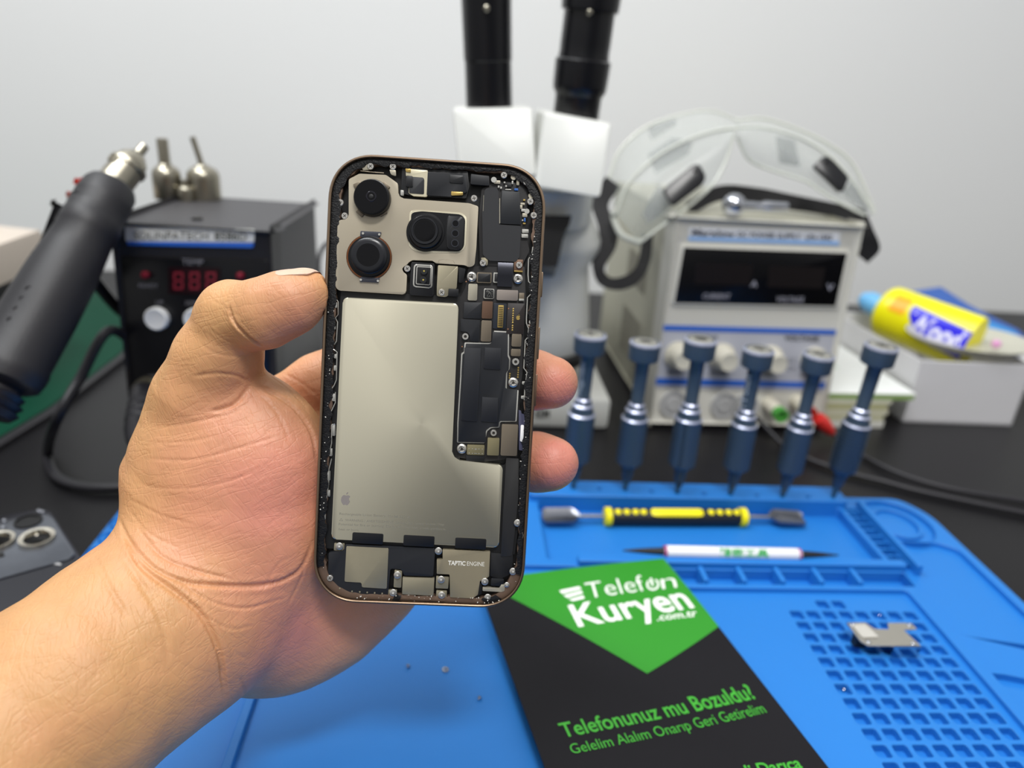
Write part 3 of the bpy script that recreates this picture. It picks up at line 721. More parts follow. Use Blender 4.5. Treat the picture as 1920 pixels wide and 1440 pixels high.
disc('lens_barrel', 797.5, 434, 31, -1, .9, M_LENB, cm, 48, prof=[(0, 1.18), (.3, 1.15), (.35, 1.02), (.9, 1), (1, .96)]); disc('lens_collar', 796, 432.5, 25.5, .9, 1.5, mat('collar_grey', '101218', .28, spec=.5), cm, 48, prof=[(0, 1), (1, .96), (1, .86), (.2, .84)])
disc('lens', 796, 432.5, 21.5, .7, 1.2, M_LENS, cm, 48, prof=[(0, 1), (.6, .97), (1, .6)])
# depth sensor
cm = plate('depth_sensor', [(771, 491), (815, 494), (812.5, 556), (768, 553)], -2.4, -1.0, M_BK2, 4, .1)
plate('sensor_frame', [(776, 495), (812, 497), (810, 541), (774, 538)], -1.2, -.8, M_SIL, 6, .1, cm); plate('sensor_window', [(778.5, 497.5), (809.5, 499.5), (807.5, 538.5), (776.5, 536)], -1, -.75, M_BK2, 4.5, .05, cm)
plate('inner_frame', [(781, 499), (809, 500.5), (807, 535), (779.5, 533)], -.8, -.68, M_SIL, 2.5, .05, cm); plate('inner_window', [(782.5, 500.5), (807.5, 502), (805.5, 533.5), (781, 531.5)], -.75, -.64, M_DK, 2, .03, cm)
for x, y in ((795, 508.2), (793.5, 524.8)):
    disc('emitter', x, y, 6.8, -.7, .2, M_BK2, cm, 24); disc('emitter_glint', x, y, 1.6, .2, .25, mat('amber_lens', 'b8a44e', .2), cm, 12)
plate('sensor_cover', [(821, 497), (859, 499.5), (856, 541), (836, 557), (819, 555), (819, 540)], -2.0, -1.15, M_OLV, 2.5, .08)
plate('connector_block', [(841, 541), (860, 542), (859, 556), (840, 555)], -1.5, -.8, M_BK2, 1.5, .08); plate('flex_cable', [(860, 501), (873, 504), (868, 530), (860, 530)], -2.2, -1.4, M_BK2, 2, .05)
# --- top speaker
plate('earpiece_base', [(754, 316), (760, 312), (770, 313), (877, 321), (880, 350), (874, 372), (775, 368), (752, 362)], -3.4, -2.0, M_BK2, 2, .05)
plate('earpiece_frame', [(761, 316), (802, 319.5), (805, 360), (800, 369), (775, 367.5), (766, 362), (768, 335), (761, 330)], -2.4, -1.25, mat('cream_bracket', 'cfc7ac', .4, .35), 2, .06)
plate('earpiece_cover', [(767, 331), (794, 333), (795.5, 337), (795, 364), (767, 362)], -2, -1.1, M_NAVY, 2.5, .08); plate('foam_pad', [(761.5, 329), (774, 330), (774, 350.5), (761, 349.5)], -2, -.8, M_BK2, 2, .1)
plate('earpiece_module', [(802, 322), (868, 326), (874, 330), (876, 360), (845, 369), (800, 366)], -2.4, -1.1, M_NAVY, 2.5, .1); plate('foam_pad', [(843, 327), (869, 329), (868.5, 344), (843, 342)], -1.3, -.8, M_BK2, 2.5, .08)
plate('contact_spring', [(846, 359), (868, 360), (868, 366), (846, 366.5)], -1.2, -.85, M_GOLD, 1.5, .05); plate('contact_spring', [(760, 316), (770, 316.5), (770, 323), (761, 322)], -1.3, -.95, M_GOLD, 1.2, .05)
plate('sensor_block', [(883, 326), (917, 330), (917.5, 348), (882.5, 345)], -3, -1.1, M_NAVY, 1.5, .12); plate('terminal', [(751, 356), (757, 357), (757, 367), (751, 366)], -2, -1.2, M_SIL, 1, .05)
plate('ground_clip', [(730, 318), (742, 319), (742.5, 330), (733, 327)], -2.2, -1.2, M_BEI, 1.5, .08); plate('ground_clip', [(678, 306), (690, 306), (694, 318), (680, 319)], -2.2, -1.3, M_BEI, 2, .08)
pxtube('contact_row', [(676, 320.5), (694, 322.5), (720, 324.5)], -1.6, .18, M_TAUPE)
# --- right upper flex assembly
plate('antenna_board', [(903, 354), (935, 340), (980, 344), (992, 360), (984, 430), (993, 470), (978, 500), (900, 498), (897, 420)], -3.8, -2.4, M_PCB, 4, .05)
plate('flex_cover', [(909, 356), (914, 352), (930, 352), (934.5, 357), (937, 421), (975, 423.5), (977, 427), (974, 482), (967, 491), (918, 489), (905.5, 478), (904, 400)], -2.6, -1.5, mat('matte_charcoal', '1b1c20', .55, noise_amt=.05, nscale=500), 3, 0)
plate('flex_cover', [(941, 357), (974, 360), (977, 421), (937.5, 419)], -2.4, -1.35, mat('matte_midnight', '15181d', .5, noise_amt=.05, nscale=500), 1.5, .08)
pxtube('silver_edge', [(937, 372), (937, 419)], -1.3, .16, M_BEI); pxtube('silver_edge', [(907, 366), (906, 396)], -1.5, .07, M_BEI)
for x, y, w_, h_, mm_ in ((932, 341, 12, 6, M_BEI), (955, 347, 8, 8, M_BK2), (935, 350, 3, 4, M_SIL), (939.5, 352, 3, 4, M_SIL), (946, 342, 3, 3, M_SIL), (949, 349, 3, 3, M_SIL), (961, 342, 3, 6, M_SIL), (971, 341, 5, 12, M_BEI), (953, 355, 11, 2, M_SIL), (968, 355, 7, 4, mat('blue_chip', '2b5fa8', .4)),
                          (980, 382, 8, 4, M_BEI), (983, 375, 4, 3, M_GOLD), (977, 388, 5, 7, M_BEI), (983, 394, 11, 5, M_SIL), (984, 412, 3, 7, mat('blue_chip', '2b5fa8', .4)), (980, 413, 2.5, 3, M_SIL), (983, 419, 5, 2.5, M_GOLD), (985, 433, 12, 7, M_SIL), (984, 442, 12, 7, M_SIL), (984, 403, 9, 7, M_BEI)):
    plate('component', [(x - w_ / 2, y - h_ / 2), (x + w_ / 2, y - h_ / 2 + w_ * .04), (x + w_ / 2, y + h_ / 2 + w_ * .04), (x - w_ / 2, y + h_ / 2)], -2.6, -1.5, mm_, .6, .08)
disc('solder_pad', 926, 337, 5.5, -2.4, -1.3, M_SIL); disc('solder_pad', 988, 396, 5, -2.4, -1.4, M_SIL); disc('solder_pad', 963, 332, 5.5, -2.2, -1.5, M_BEI); disc('solder_pad', 996, 367, 5.5, -2.2, -1.5, M_BEI)
plate('data_label', [(950, 480), (964, 480.5), (964, 489), (950, 488)], -2.4, -1.6, M_BEI, .8, .03)
# --- logic board
plate('logic_board', [(878, 502), (905, 497), (984, 500), (986, 560), (981, 640), (980, 700), (973, 735), (974, 795), (970, 858), (940, 862), (909, 866), (860, 858), (856, 830), (862, 700), (862, 560), (872, 540)], -4.2, -2.6, M_PCB, 3, .05)
def chip(name, x0, y0, x1, y1, m_, z1=-1.5, r=2, lab=None, z0=-2.7): return plate(name, [(x0, y0), (x1, y0 + (x1 - x0) * .035), (x1 - (y1 - y0) * .045, y1 + (x1 - x0) * .035), (x0 - (y1 - y0) * .045, y1)], z0, z1, m_, r, .06, label=lab)
chip('connector_frame', 894.5, 510.5, 922, 530, M_TAUPE, -1.7); chip('board_connector', 896.5, 512.5, 920, 528, M_BK2, -1.6, 1.2)
chip('connector_frame', 925.5, 511, 936, 530, M_SIL, -1.7); chip('board_connector', 927.5, 513, 936, 528, M_BK2, -1.62, 1.2)
bm = NB(); zs = [(-2.2, 490), (-1.5, 492), (-1.15, 498), (-.95, 506), (-1.2, 516), (-1.5, 526), (-1.7, 537)]; L1 = []
for z_, y_ in zs:
    a, b = PL(934 - (y_ - 490) * .04, y_, z_ * MMM), PL(962.5 - (y_ - 490) * .04, y_ + 1.2, z_ * MMM); L1.append([bm.verts.new(a), bm.verts.new(b), bm.verts.new(b - Vector((0, 0, .0002))), bm.verts.new(a - Vector((0, 0, .0002)))])
for a, b in zip(L1, L1[1:]):
    for k in range(4): bm.faces.new((a[k], a[(k + 1) % 4], b[(k + 1) % 4], b[k]))
bm.faces.new(L1[0]); bm.faces.new(L1[-1]); obj('flex_ribbon', bm, mat('glossy_ribbon', '3c3d44', .3, .8), phone, local=True)
plate('ground_clip', [(964, 486), (981, 487), (980, 509), (963.5, 508)], -2.6, -1.6, M_BROWN, 1.5, .06); plate('gold_edge', [(964, 507), (980, 508), (980, 510.5), (964, 509.5)], -2.2, -1.5, M_GOLD, .3, .03)
plate('ground_clip', [(902, 483), (912, 483), (915, 488), (914, 498), (904, 496)], -2.6, -1.8, M_OLV, 2, .05)
chip('shield_can', 878.5, 532, 895.5, 563, M_BEI, -1.4, 2.5); chip('shield_can', 932, 543, 971.5, 562.5, mat('dusty_shield', '9a9088', .45, .5), -1.4, 2.5); chip('shield_can', 973.5, 549, 983, 563.5, M_TAUPE, -1.4, 1); plate('bright_lip', [(973, 560), (982.5, 560.5), (982.5, 564.5), (973, 564)], -2, -1.3, M_SIL, .4, .03)
chip('chip_frame', 907.5, 541, 927, 560, M_SIL, -1.75, 2.5); ch = chip('open_chip', 909, 542.5, 925.5, 558.5, M_DK, -1.68, 2)
bm = NB()
for k in range(26):
    p = PL(909.5 + random.uniform(1, 14), 543.5 + random.uniform(1, 13), -1.66 * MMM); box(bm, p, (.0001, .00018, .00006))
obj('solder_dots', bm, M_SIL, ch, local=True, smooth=False); ch.children[0]['kind'] = 'stuff'
chip('dark_shield', 870, 566, 903, 596.5, M_NAVY, -1.7, 1.5); chip('shield_can', 904.5, 564.5, 924, 597, M_BROWN, -1.3, 2, 'copper brown shield'); 
plate('dark_shield', [(864, 598), (900, 600), (898, 641), (882, 640), (880, 627), (876, 622), (863, 621)], -2.7, -1.7, M_NAVY, 2, .06)
chip('shield_can', 903, 600.5, 922, 640, M_TAUPE, -1.3, 2.5)
chip('dark_shield', 926, 568, 950, 616, mat('blue_black_shield', '1c222c', .5), -1.9, 2); cn = chip('pin_connector', 934.5, 572, 944.5, 614, M_GOLD, -1.5, .6)
for k in range(11): plate('pin', [(935.5 - k * .15, 575.5 + k * 3.4), (943.5 - k * .15, 575.8 + k * 3.4), (943.4 - k * .15, 577.3 + k * 3.4), (935.4 - k * .15, 577 + k * 3.4)], -1.6, -1.42, M_DK, 0, 0, cn)
chip('coprocessor_cover', 952, 568, 984, 626, mat('maroon_black', '231c1b', .45), -1.6, 1.5)
for k, y in enumerate((579.5, 583.5, 588, 592.3, 596.5, 600.6, 605, 611, 615, 619)): disc('gold_pad', 962.5 - k * .2, y, 1.7, -1.6, -1.5, M_GOLD, seg=10)
for x, y in ((953.5, 578.5), (952.5, 617), (866.5, 649.8), (874, 528)): disc('test_point', x, y, 1.3, -1.9, -1.5, mat('copper_pad', 'c98f6b', .3, .8), seg=8)
logo('fruit_emblem', 971.5, 596, 6.2, -1.55, M_GOLD, phone)
chip('shield_can', 960, 626, 978, 649.5, M_TAUPE, -1.4, 2.5); chip('shield_can', 958.5, 654, 976.5, 667.5, M_TAUPE, -1.4, 2.5)
for k in range(5):
    disc('gold_pad', 972 - k * .25, 689.5 + k * 4.4, 1.6, -2.55, -2.4, M_GOLD, seg=10)
for k in range(3): disc('gold_pad', 956 - k * .3, 700.5 + k * 4, 1.6, -2.55, -2.4, M_GOLD, seg=10)
SH = [(863, 698), (865, 662), (869.7, 660), (871, 642), (907, 643), (920, 643), (924.5, 640), (926, 620), (954.6, 621.5), (954, 666), (957, 671.5), (955.8, 692), (951, 697), (950, 730), (972.5, 731.7), (968.6, 791), (938, 791), (936.5, 801.6), (921, 802.5), (913, 809), (909, 831), (857, 830), (857.5, 792), (863, 704)]
plate('shield_rim', SH, -2.7, -1.95, M_SIL, 2, .05, label='thin bright edge around the big dark shield')
cx_, cy_ = 910, 725
sh = plate('main_shield', [(x + (2.2 if x < cx_ else -2.2), y + (2 if y < cy_ else -1.5)) for x, y in SH], -2.5, -1.7, M_NAVY, 2, .05)
for pts in ([(909, 651), (940, 653), (938, 693), (907, 691)], [(871, 651), (902, 653), (894, 790), (865, 788)], [(904, 744), (934, 746), (932, 792), (902, 790)]):
    plate('raised_pad', pts, -1.9, -1.35, mat('graphite_pad', '181a20', .45), 1.5, .12, sh)
chip('shield_can', 941, 795.5, 971.5, 854, M_TAUPE, -1.2, 2.5); chip('shield_can', 914.5, 821, 936.5, 853.5, mat('khaki_shield', '8d8464', .42, .5), -1.3, 2)
bc = chip('battery_connector', 876, 834, 908.5, 852.5, mat('khaki_shield', '8d8464', .42, .5), -1.2, 2)
ptext('polarity_marks', [('+', (889.5, 844.5), (894.5, 844.7), 5, .02), ('-', (889, 851.5), (894.5, 851.7), 5, .02)], -1.18, M_SIL, bc)
for k in (0, 1, 3, 4):
    for yy in (841.5, 850): disc('rivet_dot', 879.5 + k * 6.2, yy + k * .2, 1.0, -1.25, -1.12, M_SIL, bc, 8)
plate('battery_flex', [(874, 853), (908, 855), (908, 866), (874, 864)], -2.4, -1.6, M_BK2, 1, .05)
plate('long_flex', [(949, 858), (973, 860), (972, 930), (966, 990), (960, 1042), (939, 1044), (943, 960)], -3.0, -1.9, mat('matte_flex', '1c1b1b', .6, noise_amt=.1, nscale=500), 3, .06)
plate('button_flex', [(972.5, 769), (977, 770), (978, 776), (984.5, 777), (983, 845), (973, 844)], -2.6, -1.5, mat('slate_violet_flex', '3a3b52', .45), 1.5, .05)
plate('white_seal', [(976.5, 797), (982.5, 797), (981, 828), (975, 828)], -1.6, -1.0, mat('white_foam', 'e8e6e4', .6), 2.4, .1)
# silver button springs left and right
R1 = [(999, 463), (997, 480), (993, 483), (991, 486), (990, 515), (991, 528), (996, 533), (996, 545), (995, 552), (989, 558), (987, 598), (987, 606), (991, 616), (990, 632), (985, 638), (982, 690), (988, 698), (986, 716), (984, 730), (983, 750)]
pxtube('button_bracket', R1, -1.3, .22, M_SIL)
R2 = [(998, 568), (999, 575), (997, 590), (998, 603), (996, 608), (998, 614), (993, 617)]; pxtube('spring_wire', R2, -1.3, .15, M_SIL)
R3 = [(994, 645), (995, 652), (992, 668), (993, 683), (991, 688), (993, 694)]; pxtube('spring_wire', R3, -1.3, .15, M_SIL)
for x, y in ((1001, 496), (1001, 507), (999.5, 519), (997, 568), (995, 604), (994, 646), (990, 682), (982, 718), (980, 745)): plate('spring_contact', [(x - 3, y - 3), (x + 3, y - 3), (x + 3, y + 3), (x - 3, y + 3)], -2.2, -1.2, M_SIL, 1.5, .1)
pxtube('seal_strip', [(986, 850), (984, 875), (981, 900), (979, 930), (977, 945), (980, 952)], -1.5, .35, M_BEI); pxtube('seal_strip', [(978, 995), (981, 1003), (977, 1018)], -1.3, .35, M_SIL)
for P in ([(630, 560), (634, 566), (634, 590), (629, 596), (633, 604), (631, 640), (627, 646)], [(625, 655), (632, 660), (631, 712), (627, 722), (623, 728)], [(629, 735), (629, 755), (622, 770), (617, 776)], [(628, 795), (622, 797), (622, 830), (618, 850)], [(622, 860), (617, 880), (617, 900), (614, 925), (610, 945), (606, 962)]):
    pxtube('spring_wire', P, -1.3, .2, M_SIL)
for x, y, w_, h_ in ((630, 572, 4, 10), (627, 612, 4, 12), (629, 668, 5, 8), (626, 745, 7, 14), (625, 806, 7, 22), (620, 848, 6, 14), (615, 892, 8, 18), (617, 925, 4, 12), (607, 962, 7, 24), (628, 690, 4, 10)):
    plate('spring_contact', [(x - w_ / 2, y - h_ / 2), (x + w_ / 2, y - h_ / 2), (x + w_ / 2, y + h_ / 2), (x - w_ / 2, y + h_ / 2)], -2.2, -1.35, M_SIL, 1.2, .1)
# --- lower modules
plate('loudspeaker', [(616, 1036), (628, 1034), (645, 1032), (648, 1020), (815, 1028), (816, 1033), (812, 1081), (757, 1079), (754, 1068), (732, 1066), (727, 1119), (650, 1113), (634, 1104), (628, 1092), (615, 1083)], -3.6, -1.6, M_NAVY, 3, .12)
plate('speaker_plate', [(649.5, 1024), (728.5, 1028), (725, 1104), (678.5, 1101), (678, 1092.5), (646, 1090.5)], -1.8, -1.4, M_OLV, 2.5, .06)
for x in (637, 660, 674.5, 688.5, 702.5, 716.5): disc('vent_pin', x, 1107.5 + (x - 637) * .07 - (4 if x == 637 else 0), 1.6, -1.6, -1.4, M_OLV, seg=8)
plate('port_cover', [(755, 1082.5), (814.5, 1084.5), (812.5, 1117), (754, 1114)], -2.8, -1.3, M_OLV, 1, .08)
te = plate('haptic_motor', [(830, 1030), (919, 1034), (917, 1081), (912, 1084), (900, 1089), (896, 1115), (886, 1122), (844, 1120), (843, 1077), (819, 1076), (819, 1049), (830, 1049)], -3, -1.2, mat('haptic_plate', '9c927a', .38, .5, noise_amt=.03, nscale=300), 1.2, .08)
ptext('engine_lettering', [('TAPTIC', (840, 1059), (872.5, 1060.3), 8.2, .03), ('ENGINE', (875.5, 1060.3), (908, 1061.6), 8.2, 0)], -1.19, mat('etched_white', 'e4e0d4', .4), te)
plate('motor_housing', [(920, 1036), (962, 1040), (960, 1075), (940, 1085), (925, 1082), (919, 1080)], -3.4, -2.2, M_BK2, 2, .05)
plate('antenna_clip', [(905, 1101), (936, 1103), (940, 1096), (947, 1096), (946, 1108), (940, 1110), (905, 1108)], -2.6, -1.4, M_BEI, 1.2, .06); plate('flex_end', [(921, 1084), (945, 1086), (944, 1100), (920, 1098)], -2.8, -1.5, M_BK2, 2, .08)
plate('flex_end', [(896, 1090), (904, 1096), (903, 1114), (893, 1119)], -2.8, -1.8, M_BK2, 1.5, .08)
for pts in ([(740, 1068), (754, 1070), (752, 1102), (738, 1101)], [(818, 1080), (842, 1082), (840, 1104), (817, 1103)], [(818, 1107), (838, 1108), (837, 1122), (818, 1122)], [(627, 1018), (646, 1019), (645, 1033), (626, 1032)], [(726, 1106), (744, 1106), (744, 1118), (726, 1118)]):
    plate('ground_clip', pts, -2.8, -1.9, M_OLV, 1.5, .08)
plate('tan_tray', [(730, 1118), (835, 1123), (835, 1128), (730, 1123)], -2, -1.3, M_CHAS, .5, .05)
# --- screws (one mesh with its cross recess, copied)
def screw_mesh(kind):
    bm = NB(); A = Vector((0, 0, -.0012)); B = Vector((0, 0, 0))
    if kind == 'phillips':
        lathe(bm, [(0, .62), (.55, .62), (.6, 1), (.88, 1), (1, .86)], A, B, 28)
        for a in (0.3, 0.3 + math.pi / 2): box(bm, (0, 0, .00001), (1.15, .2, .00004), Matrix.Rotation(a, 3, 'Z'), mi=1)
        for a in (.3, .3 + math.pi / 2): pass
    elif kind == 'post':
        lathe(bm, [(0, 1.12), (.5, 1.12), (.55, 1.1), (.6, 1), (.9, .95), (1, .72), (.92, .45)], A, B, 28)
        for k in range(3): box(bm, (.5 * math.cos(k * 2.1 + .5), .5 * math.sin(k * 2.1 + .5), .00001), (.42, .14, .00004), Matrix.Rotation(k * 2.1 + .5, 3, 'Z'), mi=1)
        lathe(bm, [(0, .3), (1, .3)], Vector((0, 0, -.0001)), Vector((0, 0, .00003)), 14, mi=1)
    elif kind == 'standoff':
        lathe(bm, [(0, 1), (.9, 1), (1, .9), (1, .45), (.6, .42)], A, B, 28, lambda t, a: 1 + (.05 * math.cos(a * 16)), mi=0)
        lathe(bm, [(0, .42), (1, .42)], Vector((0, 0, -.0004)), Vector((0, 0, -.0003)), 14, mi=1)
    else:
        lathe(bm, [(0, .7), (.5, .7), (.6, 1), (.85, 1), (.95, .8), (1, .4)], A, B, 28)
        for a in (0.2, 1.77): box(bm, (0, 0, .00001), (.5, .12, .00008), Matrix.Rotation(a, 3, 'Z'), mi=2)
    for v in bm.verts: v.co.x *= .000176; v.co.y *= .000176
    me = bpy.data.meshes.new('screw_' + kind); bmesh.ops.recalc_face_normals(bm, faces=bm.faces); bm.to_mesh(me); bm.free()
    me.polygons.foreach_set('use_smooth', [True] * len(me.polygons)); me.set_sharp_from_angle(angle=math.radians(35))
    me.materials.append(M_SCR); me.materials.append(mat('recess_dark', '3d3a36', .5, .5)); me.materials.append(mat('recess_white', 'f0eee8', .4)); return me
SM = {k: screw_mesh(k) for k in ('phillips', 'post', 'standoff', 'dome')}
def scr(kind, x, y, r, z=-1.0):
    o = bpy.data.objects.new('screw' if kind != 'standoff' else 'standoff', SM[kind]); COL.objects.link(o); o.parent = phone; o.location = PL(x, y, z * MMM); o.scale = (r, r, 1); o.rotation_euler = (0, 0, random.uniform(0, 1.5))
for x, y in ((694.5, 311.5), (736.5, 312), (638, 379.5), (646, 404.5), (889, 371.5), (945, 328), (987, 341), (994.5, 377.5), (1001, 403.5), (763.5, 503.5), (828, 548), (905.5, 493), (973.5, 497)): scr('phillips', x, y, 6.3)
for x, y in ((884.5, 518.5), (971.5, 522.5), (962.5, 717.5), (865.8, 842)): scr('post', x, y, 8.4, -1.3)
for x, y, r in ((872.5, 631, 6.4), (967, 678.5, 7), (925.5, 812, 6.2)): scr('standoff', x, y, r, -1.3)
for x, y in ((636, 1024.5), (822, 1033.5), (745, 1078.5), (827, 1087), (909, 1091), (828, 1116.5), (914.5, 1121), (962, 1072), (737, 1112), (970.5, 981), (950.5, 1097)): scr('dome', x, y, 6.9 if x != 950.5 else 5, -.95)
scr('phillips', 618.5, 1084.5, 6, -1.1)
# side buttons on the right edge
for v0, v1 in ((.0345, .043), (.053, .064), (.069, .080)):
    bm = NB(); box(bm, LV(PW_ + .0001, (v0 + v1) / 2, -.004), (.0011, v1 - v0, .003), bevel=.0004); obj('side_button', bm, M_TI, phone, local=True)
# ================================================================ HAND AND FOREARM
# signed distances in camera-aligned axes (metres): x right, y down, z away from the camera
def CV(x, y, d): return np.array([(x - 960) / F * d, (y - 720) / F * d, d])
def cone(P, a, b, ra, rb, fl):
    s_ = np.array([1, 1, 1 / fl]); p = P * s_; a = a * s_; b = b * s_; ba = b - a; l2 = ba @ ba
    h = np.clip(((p - a) @ ba) / l2, 0, 1); h = h * h * (3 - 2 * h) * .35 + h * .65
    q = p - a - h[:, None] * ba; return np.sqrt((q * q).sum(1)) - (ra + (rb - ra) * h)
def smin(a, b, k): h = np.clip(.5 + .5 * (b - a) / k, 0, 1); return b * (1 - h) + a * h - k * h * (1 - h)
def smax(a, b, k): return -smin(-a, -b, k)
def chain(P, pts, fl, k=.004):
    d = None
    for a, b in zip(pts, pts[1:]):
        e = cone(P, CV(*a[:3]), CV(*b[:3]), a[3] * a[2] / F, b[3] * b[2] / F, fl); d = e if d is None else smin(d, e, k)
    return d
# (pixel x, pixel y, distance, radius in pixels)
FOREARM = [(-330, 1670, .180, 240), (-100, 1500, .196, 226), (110, 1326, .216, 200), (238, 1226, .232, 188), (325, 1162, .244, 184), (430, 1100, .262, 178)]
THENAR = [(440, 1000, .256, 190), (428, 900, .257, 178), (432, 872, .256, 160), (387, 748, .252, 97)]
THENAR2 = [(470, 990, .258, 120), (478, 880, .257, 116), (462, 815, .256, 92)]
THUMB1 = [(387, 742, .251, 95), (409, 672, .247, 79), (431, 612, .243, 70)]
THUMB2 = [(438, 596, .241, 71), (500, 586, .2345, 59), (548, 566, .234, 52), (579, 549, .235, 41)]
HEEL = [(440, 1110, .264, 186), (500, 1106, .271, 186), (590, 1040, .279, 172), (650, 980, .285, 160)]
HEEL2 = [(600, 1130, .274, 116), (672, 1050, .282, 116), (700, 960, .288, 110)]
PALM = [(520, 940, .275, 150), (600, 880, .286, 130), (660, 820, .291, 95)]
WEB = [(452, 775, .262, 56), (515, 800, .277, 50), (590, 790, .287, 60)]
INDEX = [(515, 775, .282, 60), (600, 722, .283, 57), (700, 668, .283, 54), (800, 625, .279, 49), (880, 585, .272, 44), (935, 555, .267, 38)]
MIDDLE = [(650, 830, .292, 64), (760, 760, .294, 56), (850, 722, .291, 54), (940, 708, .276, 52), (1000, 712, .263, 51.5), (1032, 717, .2575, 50)]
RING = [(660, 900, .292, 62), (770, 880, .296, 55), (860, 868, .292, 53), (945, 864, .277, 52), (1005, 866, .264, 51.5), (1035, 868, .259, 50)]
PINKY = [(670, 980, .291, 56), (760, 990, .292, 48), (840, 985, .286, 45), (905, 972, .274, 42), (935, 965, .268, 38)]
Mcam = np.array([RX[:], RD[:], RF[:]])
pa_, pb_, pn_ = (Mcam @ np.array(v[:]) for v in (PA, PB, PN)); po_ = Mcam @ (np.array((PO - CAMP)[:]))
def phone_sdf(P):
    q = P - po_; u = q @ pa_ - PW_ / 2; v = q @ pb_ - PH_ / 2; w_ = q @ pn_ - .0041
    R = .0145; dx = np.abs(u) - (PW_ / 2 - R); dy = np.abs(v) - (PH_ / 2 - R)
    d2 = np.sqrt(np.maximum(dx, 0) ** 2 + np.maximum(dy, 0) ** 2) + np.minimum(np.maximum(dx, dy), 0) - R
    dz = np.abs(w_) - .0041
    return np.minimum(np.maximum(d2, dz), 0) + np.sqrt(np.maximum(d2, 0) ** 2 + np.maximum(dz, 0) ** 2)
def hand_sdf(P):
    body = chain(P, FOREARM, .72, .006)
    body = smin(body, chain(P, THENAR, .66, .012), .010)
    body = smin(body, chain(P, THENAR2, .74, .01), .012)
    heel = smin(chain(P, HEEL, .56, .01), chain(P, HEEL2, .62, .01), .012)
    body = smin(body, heel, .008)
    body = smin(body, chain(P, PALM, .5, .01), .010)
    body = smin(body, chain(P, WEB, .7, .006), .006)
    th = smin(chain(P, THUMB1, .92, .003), chain(P, THUMB2, .88, .006), .0018)
    body = smin(body, th, .0035)
    for f in (INDEX, MIDDLE, RING, PINKY): body = smin(body, chain(P, f, .92, .005), .0045)
    return smax(body, -(phone_sdf(P) - .0001), .0012)
def march_all(XY):
    "front surface of the hand along many sight lines"
    XY = np.array(XY, float); r = np.stack([(XY[:, 0] - 960) / F, (XY[:, 1] - 720) / F, np.ones(len(XY))], 1); d = np.full(len(XY), .15)
    for _ in range(150):
        s_ = hand_sdf(r * d[:, None]); d += np.where((s_ > 1e-4) & (d < .34), np.maximum(s_ * .42, 5e-5), 0)
    return [p if d_ < .33 else None for p, d_ in zip(r * d[:, None], d)]
import openvdb
lo = np.array([-.27, -.045, .128]); hi = np.array([.035, .155, .325]); vx = .0016
dims = np.ceil((hi - lo) / vx).astype(int)
gx, gy, gz = np.meshgrid(*[lo[i] + vx * np.arange(dims[i]) for i in range(3)], indexing='ij')
P = np.stack([gx.ravel(), gy.ravel(), gz.ravel()], 1); dist = np.empty(len(P), np.float32)
for i in range(0, len(P), 400000): dist[i:i + 400000] = hand_sdf(P[i:i + 400000])
grid = openvdb.FloatGrid(background=1.0); grid.copyFromArray(dist.reshape(dims)); grid.transform = openvdb.createLinearTransform(voxelSize=vx)
pts, tris_, quads = grid.convertToPolygons(isovalue=0.0)
pts = pts.astype(np.float64) + lo
# clean, subdivide the visible part and snap onto the exact surface
bm = NB(); vs = [bm.verts.new(p) for p in pts]
for q in list(quads) + list(tris_):
    try: bm.faces.new([vs[i] for i in q])
    except ValueError: pass
loose = [v for v in bm.verts if not v.link_faces]; bmesh.ops.delete(bm, geom=loose, context='VERTS')
bmesh.ops.subdivide_edges(bm, edges=bm.edges, cuts=2, use_grid_fill=True)
Vv = np.array([v.co[:] for v in bm.verts])
def grad(Pq, e=2e-4):
    g = np.stack([hand_sdf(Pq + np.eye(3)[i] * e) - hand_sdf(Pq - np.eye(3)[i] * e) for i in range(3)], 1) / (2 * e); return g
for _ in range(2):
    g = grad(Vv); n_ = (g * g).sum(1); Vv -= np.clip(hand_sdf(Vv)[:, None] / np.maximum(n_, .15)[:, None], -.0015, .0015) * g
g = grad(Vv, 4e-4); Nn = g / np.maximum(np.linalg.norm(g, axis=1), 1e-6)[:, None]
